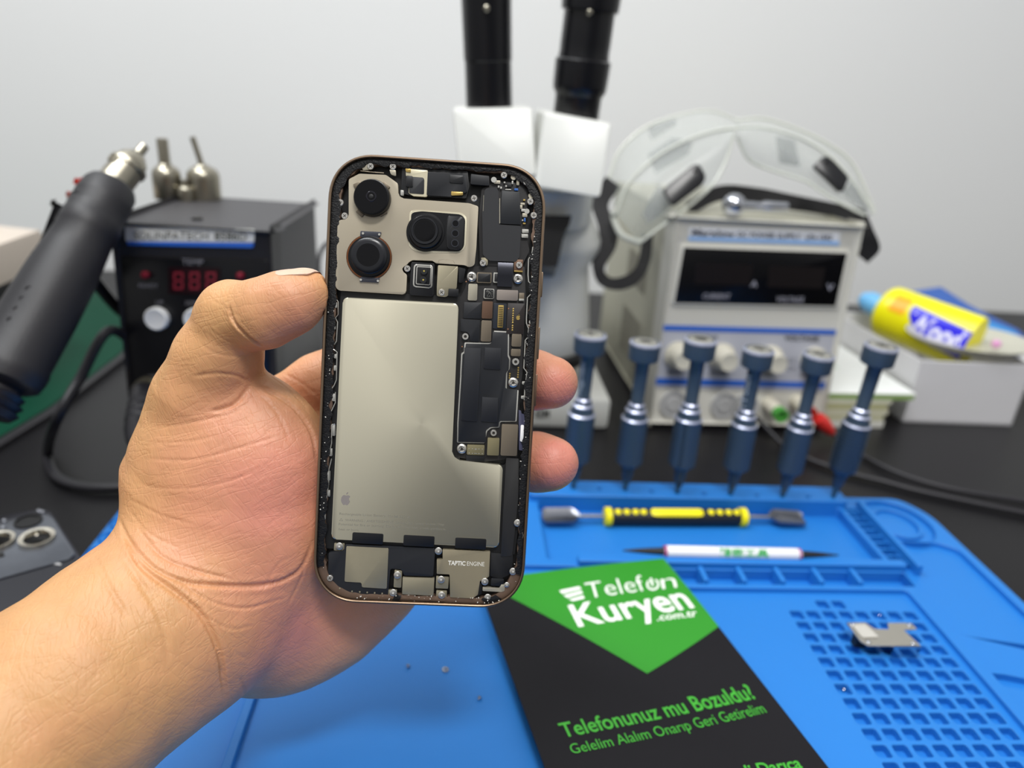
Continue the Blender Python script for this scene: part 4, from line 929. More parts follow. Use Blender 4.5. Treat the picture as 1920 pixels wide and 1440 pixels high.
# creases: pixel polylines draped on the skin, each with width and depth in millimetres
CREASE = [([(493, 650), (478, 640), (455, 622), (436, 600), (428, 572)], 1.0, .9), ([(468, 716), (440, 704), (400, 700), (360, 706)], 1.0, .35), ([(470, 722), (446, 752), (425, 764), (396, 772)], 1.2, .6),
    ([(480, 722), (520, 742), (556, 770), (585, 815), (594, 870)], 1.5, .7), ([(490, 740), (520, 775), (545, 830)], 1.0, .25),
    ([(222, 968), (240, 1010), (285, 1062), (345, 1090), (420, 1098), (500, 1096), (560, 1070), (590, 1010)], 1.3, .75), ([(232, 1000), (262, 1058), (320, 1104), (375, 1150), (408, 1215), (420, 1275), (428, 1345)], 1.5, .9),
    ([(250, 975), (300, 1040), (370, 1070), (450, 1090)], 1.0, .35), ([(330, 1085), (390, 1125), (460, 1140), (540, 1118)], .9, .3), ([(375, 1150), (430, 1178), (480, 1172)], .8, .22),
    ([(222, 1030), (262, 1090), (300, 1160), (318, 1240)], 1.6, .3), ([(176, 1040), (205, 1100), (240, 1160)], 1.3, .25), ([(452, 1270), (458, 1300), (452, 1335)], 1.0, .3), ([(300, 802), (360, 792), (430, 775), (470, 752)], .9, .2), ([(262, 860), (360, 862), (440, 842), (540, 812)], .8, .2),
    ([(270, 830), (350, 828), (420, 815)], .7, .16), ([(248, 905), (320, 916), (420, 905), (500, 870)], .8, .16), ([(240, 935), (300, 965), (370, 985)], .8, .18), ([(236, 950), (280, 1000), (340, 1030)], .8, .2), ([(490, 1110), (520, 1060), (545, 1045)], .8, .15), ([(536, 1140), (562, 1090), (572, 1060)], .9, .2),
    ([(395, 560), (420, 576), (460, 600)], .7, .12), ([(372, 640), (400, 660), (440, 668), (480, 664)], .8, .15), ([(385, 610), (420, 636), (462, 650)], .7, .15), ([(404, 1160), (440, 1220), (470, 1240)], .7, .15), ([(505, 704), (540, 730), (580, 770)], .9, .3), ([(520, 695), (560, 715), (600, 745)], .9, .25)]
disp = np.zeros(len(Vv))
front = Vv[:, 2] < .30
from mathutils.kdtree import KDTree
kd = KDTree(len(Vv))
for i, v in enumerate(Vv): kd.insert(v, i)
kd.balance()
CC = [catmull([(x, y, 0) for x, y in pl], 10) for pl, _, _ in CREASE]; ALL = march_all([(c.x, c.y) for C2 in CC for c in C2]); pos = 0
for (pl, wd, dp), C2 in zip(CREASE, CC):
    Q = [q for q in ALL[pos:pos + len(C2)] if q is not None]; pos += len(C2); N = len(Q); acc = {}
    for i in range(N - 1):
        a, b = Q[i], Q[i + 1]; m_ = max(1, int(np.linalg.norm(b - a) / .0006))
        if np.linalg.norm(b - a) > .006: continue
        for k in range(m_):
            t = (i + k / m_) / (N - 1); p = a + (b - a) * k / m_; tap = min(1, t * 6, (1 - t) * 6)
            for co, j, dd in kd.find_range(p, wd * .0022):
                e = math.exp(-(dd / (wd * .0006)) ** 2) * dp * .001 * tap * 1.15 - math.exp(-((dd - wd * .0014) / (wd * .0008)) ** 2) * dp * .00016 * tap
                if abs(e) > abs(acc.get(j, 0)): acc[j] = e
    for j, e in acc.items(): disp[j] += e
# soft anatomical unevenness
for i in np.nonzero(front)[0]:
    v = Vv[i]; disp[i] += noise.noise(Vector(v * 60)) * -.0006 + noise.noise(Vector(v * 190)) * .00012
Vv -= Nn * disp[:, None]
# colour zones of the skin: yellowish outer side, pink palm, red finger pads
def px_of(Vc): return 960 + F * Vc[:, 0] / Vc[:, 2], 720 + F * Vc[:, 1] / Vc[:, 2]
def blob(c, r, pw=1.0):
    if c is None: return np.zeros(len(Vv))
    return np.exp(-(((Vv - c) ** 2).sum(1)) / (r * r)) * pw
pink = np.zeros(len(Vv))
BL = (((500, 930), .026, .95), ((450, 830), .016, .6), ((520, 1060), .024, .7), ((560, 1180), .026, .75), ((560, 600), .013, .5), ((640, 1120), .020, .5), ((1045, 735), .011, 1.0), ((1000, 740), .010, .6), ((1050, 870), .011, 1.2), ((1010, 880), .010, .6), ((480, 760), .012, .4), ((570, 720), .016, .45), ((470, 1250), .016, .45), ((585, 580), .008, .3))
for c, (_, r, pw) in zip(march_all([b_[0] for b_ in BL]), BL):
    pink = np.maximum(pink, blob(c, r * 1.15, pw))
fing = np.clip((Vv[:, 0] + .05) / .03, 0, 1) * .5; pink = np.maximum(pink, fing)
for v, c in zip(bm.verts, Vv): v.co = CAMP + RX * c[0] + RD * c[1] + RF * c[2]
print('hand verts', len(bm.verts))
def skin():
    M = bpy.data.materials.new('skin'); M.use_nodes = True; nt = M.node_tree; b = nt.nodes['Principled BSDF']; L = nt.links.new
    N = lambda t: nt.nodes.new(t)
    at = N('ShaderNodeAttribute'); at.attribute_name = 'palm_pink'; tc = N('ShaderNodeTexCoord')
    n1 = N('ShaderNodeTexNoise'); n1.inputs['Scale'].default_value = 95; n1.inputs['Detail'].default_value = 4; L(tc.outputs['Object'], n1.inputs['Vector'])
    n2 = N('ShaderNodeTexNoise'); n2.inputs['Scale'].default_value = 38; n2.inputs['Detail'].default_value = 3; L(tc.outputs['Object'], n2.inputs['Vector'])
    a1 = N('ShaderNodeMath'); a1.operation = 'MULTIPLY_ADD'; L(n2.outputs[0], a1.inputs[0]); a1.inputs[1].default_value = .7; a1.inputs[2].default_value = -.35
    a2 = N('ShaderNodeMath'); a2.operation = 'ADD'; a2.use_clamp = True; L(at.outputs['Fac'], a2.inputs[0]); L(a1.outputs[0], a2.inputs[1])
    mx = N('ShaderNodeMix'); mx.data_type = 'RGBA'; mx.inputs[6].default_value = lin('c99867'); mx.inputs[7].default_value = lin('d48877'); L(a2.outputs[0], mx.inputs[0])
    mr = N('ShaderNodeMapRange'); mr.inputs[1].default_value = .3; mr.inputs[2].default_value = .7; mr.inputs[3].default_value = .94; mr.inputs[4].default_value = 1.05; L(n1.outputs[0], mr.inputs[0])
    sc = N('ShaderNodeVectorMath'); sc.operation = 'SCALE'; L(mx.outputs[2], sc.inputs[0]); L(mr.outputs[0], sc.inputs['Scale']); L(sc.outputs[0], b.inputs['Base Color'])
    b.inputs['Roughness'].default_value = .46; b.inputs['Specular IOR Level'].default_value = .42
    b.inputs['Subsurface Weight'].default_value = .22; b.inputs['Subsurface Radius'].default_value = (1, .35, .2); b.inputs['Subsurface Scale'].default_value = .003
    # fine skin lines: thin valleys of stretched noise in three directions, and a fine cell texture
    def lines(rot, sc3, width):
        mp = N('ShaderNodeMapping'); mp.inputs['Rotation'].default_value = rot; mp2 = N('ShaderNodeMapping'); mp2.inputs['Scale'].default_value = sc3
        L(tc.outputs['Object'], mp.inputs[0]); L(mp.outputs[0], mp2.inputs[0]); n_ = N('ShaderNodeTexNoise'); n_.inputs['Scale'].default_value = 1; n_.inputs['Detail'].default_value = 2.5; n_.inputs['Distortion'].default_value = .4; L(mp2.outputs[0], n_.inputs['Vector'])
        sb = N('ShaderNodeMath'); sb.operation = 'SUBTRACT'; L(n_.outputs[0], sb.inputs[0]); sb.inputs[1].default_value = .5
        ab = N('ShaderNodeMath'); ab.operation = 'ABSOLUTE'; L(sb.outputs[0], ab.inputs[0])
        m_ = N('ShaderNodeMapRange'); L(ab.outputs[0], m_.inputs[0]); m_.inputs[1].default_value = 0; m_.inputs[2].default_value = width; return m_.outputs[0]
    l1 = lines((0, .30, 0), (45, 140, 330), .055); l2 = lines((0, -.95, 0), (40, 140, 420), .06); l3 = lines((0, -1.35, 0), (70, 160, 700), .09)
    vo = N('ShaderNodeTexVoronoi'); vo.feature = 'DISTANCE_TO_EDGE'; vo.inputs['Scale'].default_value = 1100; vo.inputs['Randomness'].default_value = 1
    L(tc.outputs['Object'], vo.inputs['Vector'])
    def acc(a_, k, b_):
        q = N('ShaderNodeMath'); q.operation = 'MULTIPLY_ADD'; L(a_, q.inputs[0]); q.inputs[1].default_value = k
        if b_ is None: q.inputs[2].default_value = 0
        else: L(b_, q.inputs[2])
        return q.outputs[0]
    h = acc(l1, .5, None); h = acc(l2, .5, h); h = acc(l3, .28, h); h = acc(vo.outputs[0], .35, h)
    bp = N('ShaderNodeBump'); bp.inputs['Strength'].default_value = .33; bp.inputs['Distance'].default_value = .00035; L(h, bp.inputs['Height']); L(bp.outputs[0], b.inputs['Normal'])
    return M
M_SKIN = skin()
me = bpy.data.meshes.new('person'); bm.normal_update(); bmesh.ops.recalc_face_normals(bm, faces=bm.faces)
porg = W(110, 1318, .208); bm.transform(Matrix.Translation(-porg)); bm.to_mesh(me); bm.free(); me.polygons.foreach_set('use_smooth', [True] * len(me.polygons))
at = me.attributes.new('palm_pink', 'FLOAT', 'POINT'); at.data.foreach_set('value', np.clip(pink, 0, 1).astype(np.float32))
me.materials.append(M_SKIN); person = bpy.data.objects.new('person', me); COL.objects.link(person); person.location = porg
tag(person, 'bare left hand and forearm of a person gripping the opened phone, palm towards the viewer', 'person')
# thumb nail: thin curved plate on the upper side of the thumb tip
def surf_down(P, dirv):
    "walk from P along dirv to the skin"
    d = 0
    for _ in range(60):
        s_ = hand_sdf((P + dirv * d)[None])[0]
        if s_ < 5e-5: break
        d += s_ * .9
    return P + dirv * d
na, nb_ = CV(522, 530, .2385), CV(603, 508, .2375); axn = (nb_ - na) / np.linalg.norm(nb_ - na); Zc = np.array([0, 0, 1.0])
upn = np.cross(Zc, axn); upn = upn if upn[1] < 0 else -upn; upn = upn / np.linalg.norm(upn)
bm = NB(); g = []
NU_, NV_ = 16, 14
for i in range(NU_ + 1):
    row = []
    for j in range(NV_ + 1):
        u = i / NU_; v = j / NV_ * 2 - 1; half = .0066 * (1 - max(0, (.18 - u) / .18) ** 2 * .5) * (1 - max(0, (u - .85) / .15) ** 2 * .35)
        base = na + axn * (u * .0152) + np.array([0, 0, .0006]); ang = v * .92 * (1 - max(0, (.30 - u) / .30) ** 2 * .75) * (1 - max(0, (u - .8) / .2) ** 2 * .5) - .20
        outv = upn * math.cos(ang) + Zc * math.sin(ang); s0 = base - upn * .006 + outv * .02
        p = surf_down(s0, -outv) + outv * (.00018 + .00025 * u)
        row.append(p)
    g.append(row)
for lay in (0, 1):
    gg = [[bm.verts.new(CAMP + RX * p[0] + RD * (p[1] + (.0003 if lay else 0)) + RF * p[2]) for p in row] for row in g]
    for i in range(NU_):
        for j in range(NV_): bm.faces.new((gg[i][j], gg[i + 1][j], gg[i + 1][j + 1], gg[i][j + 1]))
obj('thumb_nail', bm, mat('nail', 'dcae95', .3, noise_amt=.04, nscale=200, sss=.2, coat=.2), person, label='pale pink thumb nail')
# ================================================================ BACKGROUND INSTRUMENTS
M_CRM = mat('cream_plastic', 'cbc9c0', .45, noise_amt=.02); M_WHP = mat('white_enamel', 'cfd0cb', .35, noise_amt=.02); M_GRP = mat('grey_panel', 'b4b4b4', .45)
M_BLP = mat('black_gloss_plastic', '0c0c10', .3); M_MBL = mat('matte_black_plastic', '1e1d21', .5, noise_amt=.06, nscale=200, bump=.3, bscale=900)
M_BLUE = mat('panel_blue', '2560c0', .45); M_STEEL = mat('nickel_nozzle', '9d988a', .3, .95, noise_amt=.06)
Z3 = Vector((0, 0, 1))
class Face:
    "a flat front face with its own axes; px() drops a photo pixel on it, pt() takes face coordinates"
    def __init__(s, o, ex, ez): s.o = Vector(o); s.x = Vector(ex).normalized(); s.z = (Vector(ez) - s.x * Vector(ez).dot(s.x)).normalized(); s.n = s.x.cross(s.z)
    def px(s, x, y, lift=0.0): return HIT(x, y, s.o + s.n * lift, s.n)
    def uv(s, x, y): p = s.px(x, y) - s.o; return p.dot(s.x), p.dot(s.z)
    def pt(s, u, v, lift=0.0): return s.o + s.x * u + s.z * v + s.n * lift
def facepoly(bm, fc, pts, z0, z1, r=0, bevel=0, mi=0):
    P = rpoly(pts, r, 4) if r else pts
    prism(bm, [fc.px(x, y) + fc.n * z0 for x, y in P], fc.n * (z1 - z0), bevel=bevel, mi=mi)
def ftexts(name, fc, items, m_, parent, lift=.0006):
    for body, a, b, u, bold in items: bm = NB(); put_text(bm, body, fc.px(*a, lift), fc.px(*b, lift), fc.px(*u, lift), bold, 0); o = obj(name, bm, m_, parent, smooth=False)
    return o
# ---------------- power supply
bl, br = D(1213, 798), D(1532, 804)
ex = (br - bl).normalized(); wid = (br - bl).length
tilt = math.radians(4.5); nf = Vector((ex.y, -ex.x, 0)).normalized()      # towards the camera
ez = (Z3 * math.cos(tilt) - nf * math.sin(tilt))
PF = Face(bl, ex, ez)
psu = thing('power_supply', 'cream bench power supply with dark display window, knobs and blue stripes, goggles on top', 'power supply', (bl + br) / 2 - nf * .11)
print('psu width', wid, 'top', PF.uv(1258, 408), PF.uv(1608, 424), 'n', PF.n, nf)
H = (PF.uv(1258, 406)[1] + PF.uv(1608, 424)[1]) / 2; DP = .21
x0 = PF.uv(1258, 440)[0] * .5; x1 = wid
def psbox(u0, u1, v0, v1, d0, d1, bevel, mi=0, bm=None):
    bm = bm or NB(); c = PF.pt((u0 + u1) / 2, (v0 + v1) / 2, -(d0 + d1) / 2); Rm = Matrix((PF.x, PF.n, PF.z)).transposed(); box(bm, c, (abs(u1 - u0), abs(d1 - d0), abs(v1 - v0)), Rm, bevel=bevel, mi=mi); return bm
uA = (PF.uv(1258, 500)[0] + PF.uv(1215, 780)[0]) / 2; uB = (PF.uv(1600, 500)[0] + PF.uv(1540, 780)[0]) / 2
obj('bezel', psbox(uA, uB, .0042, H, 0, .018, .004), M_CRM, psu)
ztop = PF.pt(0, H).z - .001; q_ = PF.pt((uA + uB) / 2, 0, -.012); bmc = NB(); box(bmc, Vector((q_.x, q_.y, 0)) - nf * (DP / 2 + .010) + Z3 * ((ztop + .005) / 2), (uB - uA - .006, DP, ztop - .005), Matrix((PF.x, nf, Z3)).transposed(), bevel=.002)
obj('casing', bmc, mat('casing_beige', 'a9a797', .5, .2, noise_amt=.03), psu)
for k in range(22):
    if k % 2: continue
for k in range(14):
    vb = NB()
    for vv_, hh in ((.26, .045), (.62, .03)):
        vb = NB(); box(vb, PF.pt(uA + .0028, H * vv_, 0) - nf * (.07 + .005 * k), (.0012, .0022, hh), Matrix((PF.x, PF.n, PF.z)).transposed()); obj('vent_slot', vb, mat('vent_shadow', '8f8c80', .6), psu, smooth=False)
for u in (uA + .012, uB - .012):
    for dd in (.02, DP - .02):
        p = PF.pt(u, 0, 0) - nf * (dd + .01); bm = NB(); lathe(bm, [(0, .006), (1, .006)], Vector((p.x, p.y, 0)), Vector((p.x, p.y, .0055)), 16); obj('foot', bm, M_BLP, psu)
bm = NB(); facepoly(bm, PF, [(1277, 458), (1592, 470), (1570, 577), (1258, 571)], -.001, .0018, 6, .0008); frm = obj('display_surround', bm, mat('surround_cream', 'd8d6cd', .4), psu)
bm = NB(); facepoly(bm, PF, [(1281, 463), (1586, 474), (1564, 573), (1263, 567)], .0012, .0022, 2, .0002); obj('display_window', bm, mat('display_black', '060609', .25, spec=.3), psu)
for pts in ([(1303, 492), (1410, 496), (1404, 534), (1300, 531)], [(1440, 497), (1545, 501), (1538, 540), (1436, 537)]):
    bm = NB(); facepoly(bm, PF, pts, .002, .0024, 2); obj('segment_display', bm, mat('segment_glass', '110b0c', .3), psu)
ftexts('display_lettering', PF, [('A', (1407, 537), (1419, 538), (1409, 526), .02), ('V', (1549, 544), (1562, 545), (1551, 532), .02), ('CURRENT', (1317, 560), (1368, 561), (1319, 550), .01), ('VOLTAGE', (1455, 566), (1506, 567), (1457, 556), .01)], mat('display_print', '9a9aa6', .5), psu, .0028)
bm = NB(); facepoly(bm, PF, [(1292, 426), (1574, 436), (1573, 452), (1291, 443)], 0, .0006, 1); pl_ = obj('name_plate', bm, mat('plate_pale', 'd5d8de', .4), psu)
bm = NB(); facepoly(bm, PF, [(1291, 443.5), (1573, 452), (1573, 460), (1290, 451)], 0, .0007, 0); obj('name_stripe', bm, mat('pale_blue', '8db4e4', .45), pl_)
ftexts('name_lettering', PF, [('Marxlow', (1297, 441), (1378, 444), (1299, 429), .02), ('DC POWER SUPPLY  UN-1502', (1383, 444), (1560, 450), (1384, 434), .015)], mat('ink_grey', '3c3f4c', .5), pl_, .0012)
for k in range(4):
    for xa, ya in ((1266, 424), (1583, 434)):
        bm = NB(); facepoly(bm, PF, [(xa + 5 * k, ya), (xa + 2 + 5 * k, ya), (xa + k * 5, ya + 22), (xa - 2 + 5 * k, ya + 22)], 0, .0006); obj('rib', bm, M_CRM, psu, smooth=False)
bm = NB(); facepoly(bm, PF, [(1244, 614), (1566, 624), (1543, 735), (1224, 726)], .0, .0009, 3); cp = obj('control_panel', bm, mat('panel_lilac_grey', 'b1b3bd', .4), psu)
for pts in ([(1244, 609), (1567, 618), (1565, 627), (1242, 619)], [(1230, 708), (1547, 717), (1545, 727), (1228, 720)]):
    bm = NB(); facepoly(bm, PF, pts, .0004, .0013); obj('blue_stripe', bm, M_BLUE, cp, smooth=False)
ftexts('panel_lettering', PF, [('CURRENT', (1290, 636), (1345, 638), (1291, 628), .02), ('VOLTAGE', (1470, 638), (1535, 640), (1471, 629), .03), ('FINE', (1253, 702), (1275, 703), (1254, 694), .03), ('COARSE', (1330, 703), (1364, 704), (1331, 696), .03), ('FINE', (1430, 705), (1448, 706), (1431, 697), .03), ('COARSE', (1500, 706), (1532, 707), (1501, 698), .03), ('C.C', (1476, 679), (1491, 680), (1477, 671), .0), ('C.V', (1476, 694), (1491, 695), (1477, 686), .0)], mat('panel_ink', '3a3b42', .5), cp, .0014)
for x, y in ((1270, 665), (1352, 668), (1442, 672), (1524, 675)):
    c = PF.px(x, y, .001); bm = NB(); lathe(bm, [(0, .0115), (.15, .0118), (.2, .0095), (.9, .0082), (1, .0075), (.97, .004), (.97, 0.00001)], c, c + PF.n * .019, 40, lambda t, a: 1 + .03 * math.cos(a * 12) * (.2 < t < .92)); obj('knob', bm, mat('knob_cream', 'cdc9ba', .4), psu)
for x, y in ((1262, 757), (1357, 760), (1396, 762)):
    c = PF.px(x, y, .0); bm = NB(); lathe(bm, [(0, .0125), (1, .012), (1, .0105), (.5, .010), (.5, .007), (1.2, .0065), (1.2, .00001)], c, c + PF.n * .0025, 32); obj('socket_ring', bm, M_GRP, psu)
for x, y, col, nm in ((1440, 755, '4b9a3e', 'green'), (1492, 752, 'c23024', 'red')):
    c = PF.px(x, y, .0); e_ = c + PF.n * .028 - Z3 * .002; bm = NB(); lathe(bm, [(0, .0062), (.75, .006), (.75, .0055)], c, e_, 24); tp_ = obj('binding_post', bm, mat('post_cream', 'd3cdbb', .4), psu)
    bm = NB(); lathe(bm, [(.74, .0062), (1, .0062), (1, .0035), (.9, .003), (.9, .0001)], c, e_, 24); obj('post_collar', bm, mat('post_' + nm, col, .45), tp_, label=nm + ' terminal collar')
# ---------------- test leads
def cable(name, pts, r, m_, label, group=None, cat='cable'):
    bm = NB(); tube(bm, pts, r, 12, 10); return tag(obj(name, bm, m_), label, cat, group)
M_CBL = mat('cable_black', '1b1a20', .45)
lead1 = thing('test_lead', 'black test lead with red plug trailing right behind the ribbed screwdriver', 'cable', D(1546, 800), 'test leads of the power supply')
P = [D(1544, 796, .014), D(1570, 818, .006), D(1615, 852, .003), D(1660, 877, .003), D(1720, 900, .003), D(1800, 920, .003), D(1920, 940, .003), D(2100, 965, .003)]
bm = NB(); tube(bm, P, .0022, 12, 10); obj('wire', bm, M_CBL, lead1); a, b = D(1533, 784, .022), D(1560, 812, .008); bm = NB(); lathe(bm, [(0, .0055), (.3, .0065), (.8, .0048), (1, .003)], a, b, 20); obj('plug', bm, mat('plug_red', 'd12f2b', .4), lead1, label='red plug')
lead2 = thing('test_lead', 'black test lead lying nearer the mat, passing below the other lead on the bench', 'cable', D(1430, 800), 'test leads of the power supply')
P = [D(1405, 775, .02), D(1430, 795, .012), D(1470, 835, .003), D(1517, 861, .003), D(1592, 887, .003), D(1656, 903, .003), D(1740, 925, .003), D(1920, 962, .003), D(2080, 990, .003)]
bm = NB(); tube(bm, P, .0022, 12, 10); obj('wire', bm, M_CBL, lead2)
# ---------------- microscope
mic = thing('microscope', 'white stereo microscope with two black eyepiece tubes behind the phone', 'microscope', D(1000, 720))
dT = .47
for nm, A, B, sl in (('left', (919, 262, .515), (910, -70, .465), None), ('right', (1074, 262, .512), (1118, -70, .465), 1)):
    a, b = W(*A), W(*B); R_ = 46 * .48 / F; bm = NB()
    if sl: prof = [(0, R_ * .98), (.26, R_ * .98), (.27, R_ * 1.0), (.30, R_ * 1.12), (.33, R_ * 1.14), (.47, R_ * 1.16), (.48, R_ * 1.06), (.52, R_ * 1.03), (.56, R_ * 1.04), (.74, R_ * 1.03), (.745, R_ * 1.16), (.78, R_ * 1.18), (1, R_ * 1.2)]
    else: prof = [(0, R_), (.47, R_ * .97), (.475, R_ * 1.0), (1, R_ * 1.02)]
    lathe(bm, prof, a, b, 48); tb = obj('eyepiece_tube', bm, M_BLP, mic)
    q = a.lerp(b, .76 if not sl else .74); vw = (CAMP - q).normalized(); bm = NB(); lathe(bm, [(0, .0022), (1, .0022), (1.3, .001)], q + vw * (R_ * .9), q + vw * (R_ * 1.12), 12); obj('set_screw', bm, M_STEEL, tb)
def prismpx(name, pts, d, depth, m_, parent, bevel=.003, r=4, label=None, dir_=None):
    "solid whose front face lies at distance d; extends backwards"
    bm = NB(); P_ = [W(x, y, d) for x, y in rpoly(pts, r, 3)]; prism(bm, [p + (dir_ or Vector((0, 1, 0))) * depth for p in P_], (dir_ or Vector((0, 1, 0))) * -depth, bevel=bevel); return obj(name, bm, m_, parent, label=label)
prismpx('prism_housing', [(848, 204), (1000, 201), (1006, 330), (862, 335)], .485, .06, M_WHP, mic, .006, 10); prismpx('prism_housing', [(1020, 208), (1150, 232), (1126, 372), (1002, 350)], .48, .06, M_WHP, mic, .006, 10)
bm = NB(); c0 = W(1005, 385, .56); lathe(bm, [(0, .043), (.1, .044), (1, .044), (1.02, .040)], c0 - Z3 * .012, c0 + Z3 * .016, 48); obj('head_ring', bm, M_WHP, mic)
c1 = W(1010, 400, .57); cb_ = Vector((c1.x, c1.y, D(1010, 590, .035).z)); 
bm = NB(); bodyH = c1.z - .055
lathe(bm, [(0, .048), (.04, .051), (.2, .0505), (.5, .0465), (.6, .0455), (.72, .053), (.78, .0535), (.95, .044), (1, .042)], Vector((c1.x + .002, c1.y + .01, .058)), Vector((c1.x, c1.y + .01, c1.z + .006)), 56, sq=(1, .9)); bd = obj('body', bm, M_WHP, mic)
bm = NB(); P_ = [(940, 402), (1072, 404), (1068, 420), (1058, 437), (1045, 500), (940, 498)]; prism(bm, [W(x, y, .512) for x, y in P_], RF * .05, bevel=0); obj('front_panel', bm, mat('panel_black', '07070a', .25, spec=.3), bd, smooth=False)
cl = Vector((c1.x, c1.y + .055, 0)); bm = NB(); box(bm, (c1.x, c1.y + .10, .11), (.06, .06, .22), bevel=.008); obj('column', bm, M_WHP, mic)
bm = NB(); lathe(bm, [(0, .055), (1, .055)], Vector((c1.x, c1.y + .01, .052)), Vector((c1.x, c1.y + .01, .060)), 48); obj('lens_rim', bm, M_BLP, mic)
bm = NB(); lathe(bm, [(0, .030), (1, .036)], Vector((c1.x, c1.y + .01, .030)), Vector((c1.x, c1.y + .01, .053)), 40); obj('objective', bm, M_GRP, mic)
B0 = D(1140, 806); bw = .215; bm = NB(); box(bm, (B0.x - bw / 2, B0.y + .14, .014), (bw, .28, .028), bevel=.004); bs = obj('base', bm, M_WHP, mic)
q = D(1037, 657, .03); bm = NB(); lathe(bm, [(0, .006), (.7, .006), (1, .004)], q - Z3 * .002, q + Z3 * .010, 20); obj('stage_clip_knob', bm, mat('brass_dark', '6b6450', .4, .8), bs)
BF = Face((B0.x - bw, B0.y, 0), (1, 0, 0), (0, 0, 1)); ftexts('base_lettering', BF, [('SZM', (1003, 782), (1030, 782), (1003, 768), .03)], mat('ink_dark', '33342f', .5), bs, .001)
# ---------------- hot-air station
sL, sR = D(262, 862), D(556, 868); sd_ = (sR - sL).normalized()
yaw = math.radians(-3); sx_ = Vector((math.cos(yaw), math.sin(yaw), 0)); sn = Vector((sx_.y, -sx_.x, 0)); tl = math.radians(5)
SF = Face(sL, sx_, Z3 * math.cos(tl) - sn * math.sin(tl))
sw = (SF.uv(512, 440)[0] - SF.uv(213, 432)[0]); su0 = SF.uv(213, 432)[0]; sh_ = SF.uv(360, 424)[1]
print('station', sw, sh_, su0, 'psu H', H)
stn = thing('soldering_station', 'black hot-air station with white label, red digit display and round white buttons', 'soldering station', SF.pt(su0 + sw / 2, 0, -.07))
Rm = Matrix((SF.x, SF.n, SF.z)).transposed()
bm = NB(); box(bm, SF.pt(su0 + sw / 2, sh_ / 2, -.006), (sw, .012, sh_), Rm, bevel=.004); obj('front_bezel', bm, M_MBL, stn)
zlid = SF.pt(0, sh_).z - .0005; fy = SF.pt(su0 + sw / 2, sh_, 0); SDP = (D(450, 376, zlid) - fy).dot(-sn); print('station depth', SDP)
Rl = Matrix((sx_, sn, Z3)).transposed(); q = fy - sn * (SDP / 2 + .004); bm = NB(); box(bm, (q.x, q.y, zlid / 2 + .001), (sw - .004, SDP, zlid - .002), Rl, bevel=.004); cs_ = obj('casing', bm, mat('casing_charcoal', '3b3a3d', .5, noise_amt=.05, nscale=200, bump=.2, bscale=800), stn)
bm = NB(); q = D(370, 412, zlid); lathe(bm, [(0, .004), (1, .0035)], q, q + Z3 * .0015, 16); obj('case_screw', bm, M_BLP, cs_)
bm = NB(); facepoly(bm, SF, [(228, 482), (505, 488), (505, 880), (250, 860)], 0, .0012, 8, .0004); fp_ = obj('front_panel', bm, M_BLP, stn)
bm = NB(); facepoly(bm, SF, [(236, 424), (478, 430), (477, 454), (237, 452)], 0, .0012, 3, .0003); lb_ = obj('label_strip', bm, mat('label_white', 'e4e4df', .4), stn)
bm = NB(); facepoly(bm, SF, [(239, 452), (477, 455), (475, 464), (241, 459)], 0, .0013, 2); obj('label_underline', bm, M_BLUE, lb_)
ftexts('label_lettering', SF, [('SOLINPATECH', (250, 448), (390, 449.5), (250, 434), .0), ('8586D', (402, 449.5), (463, 450.5), (402, 436), .02)], mat('label_ink', '55564f', .5), lb_, .0016)
ftexts('panel_lettering', SF, [('TEMP', (341, 496), (381, 497), (341, 485), 0), ('READY', (260, 539), (296, 540), (260, 531), 0), ('UP', (292, 571), (306, 571), (292, 563), 0), ('DOWN', (348, 572), (370, 572), (348, 564), 0), ('HANDLE', (280, 710), (320, 711), (280, 702), 0)], mat('panel_print_grey', '77767c', .5), fp_, .0016)
bm = NB(); facepoly(bm, SF, [(318, 500), (415, 502), (413, 552), (318, 549)], .001, .0018, 3); ds = obj('display', bm, mat('display_maroon', '1c070c', .3, spec=.3), fp_)
def seg7(bm, x, y, w_, h_, on):
    g = 3.0; S = {'a': [(x, y), (x + w_, y), (x + w_ - g, y + g + 1), (x + g, y + g + 1)], 'g': [(x + g, y + h_ / 2 - 2), (x + w_ - g, y + h_ / 2 - 2), (x + w_ - g, y + h_ / 2 + 2), (x + g, y + h_ / 2 + 2)], 'd': [(x + g, y + h_ - g - 1), (x + w_ - g, y + h_ - g - 1), (x + w_, y + h_), (x, y + h_)],
        'f': [(x, y + 1.5), (x + g + 1, y + g + 2), (x + g + 1, y + h_ / 2 - 3), (x, y + h_ / 2 - 1)], 'b': [(x + w_, y + 1.5), (x + w_, y + h_ / 2 - 1), (x + w_ - g - 1, y + h_ / 2 - 3), (x + w_ - g - 1, y + g + 2)],
        'e': [(x, y + h_ / 2 + 1), (x + g + 1, y + h_ / 2 + 3), (x + g + 1, y + h_ - g - 2), (x, y + h_ - 1.5)], 'c': [(x + w_, y + h_ / 2 + 1), (x + w_, y + h_ - 1.5), (x + w_ - g - 1, y + h_ - g - 2), (x + w_ - g - 1, y + h_ / 2 + 3)]}
    for k in on: bm.faces.new([bm.verts.new(SF.px(a, b, .0021)) for a, b in S[k]])
bm = NB(); [seg7(bm, x, 510, 19, 33, 'abcdefg') for x in (325, 355, 386)]; obj('digits', bm, mat('unlit_red_segments', '7a1c2b', .4), ds, smooth=False)
for x, y in ((274, 515), (452, 517)):
    c = SF.px(x, y, .001); bm = NB(); lathe(bm, [(0, .0026), (.6, .0026), (.9, .0018), (1, .0004)], c, c + SF.n * .004, 18); obj('indicator', bm, mat('red_led', '6f1526', .25), fp_)
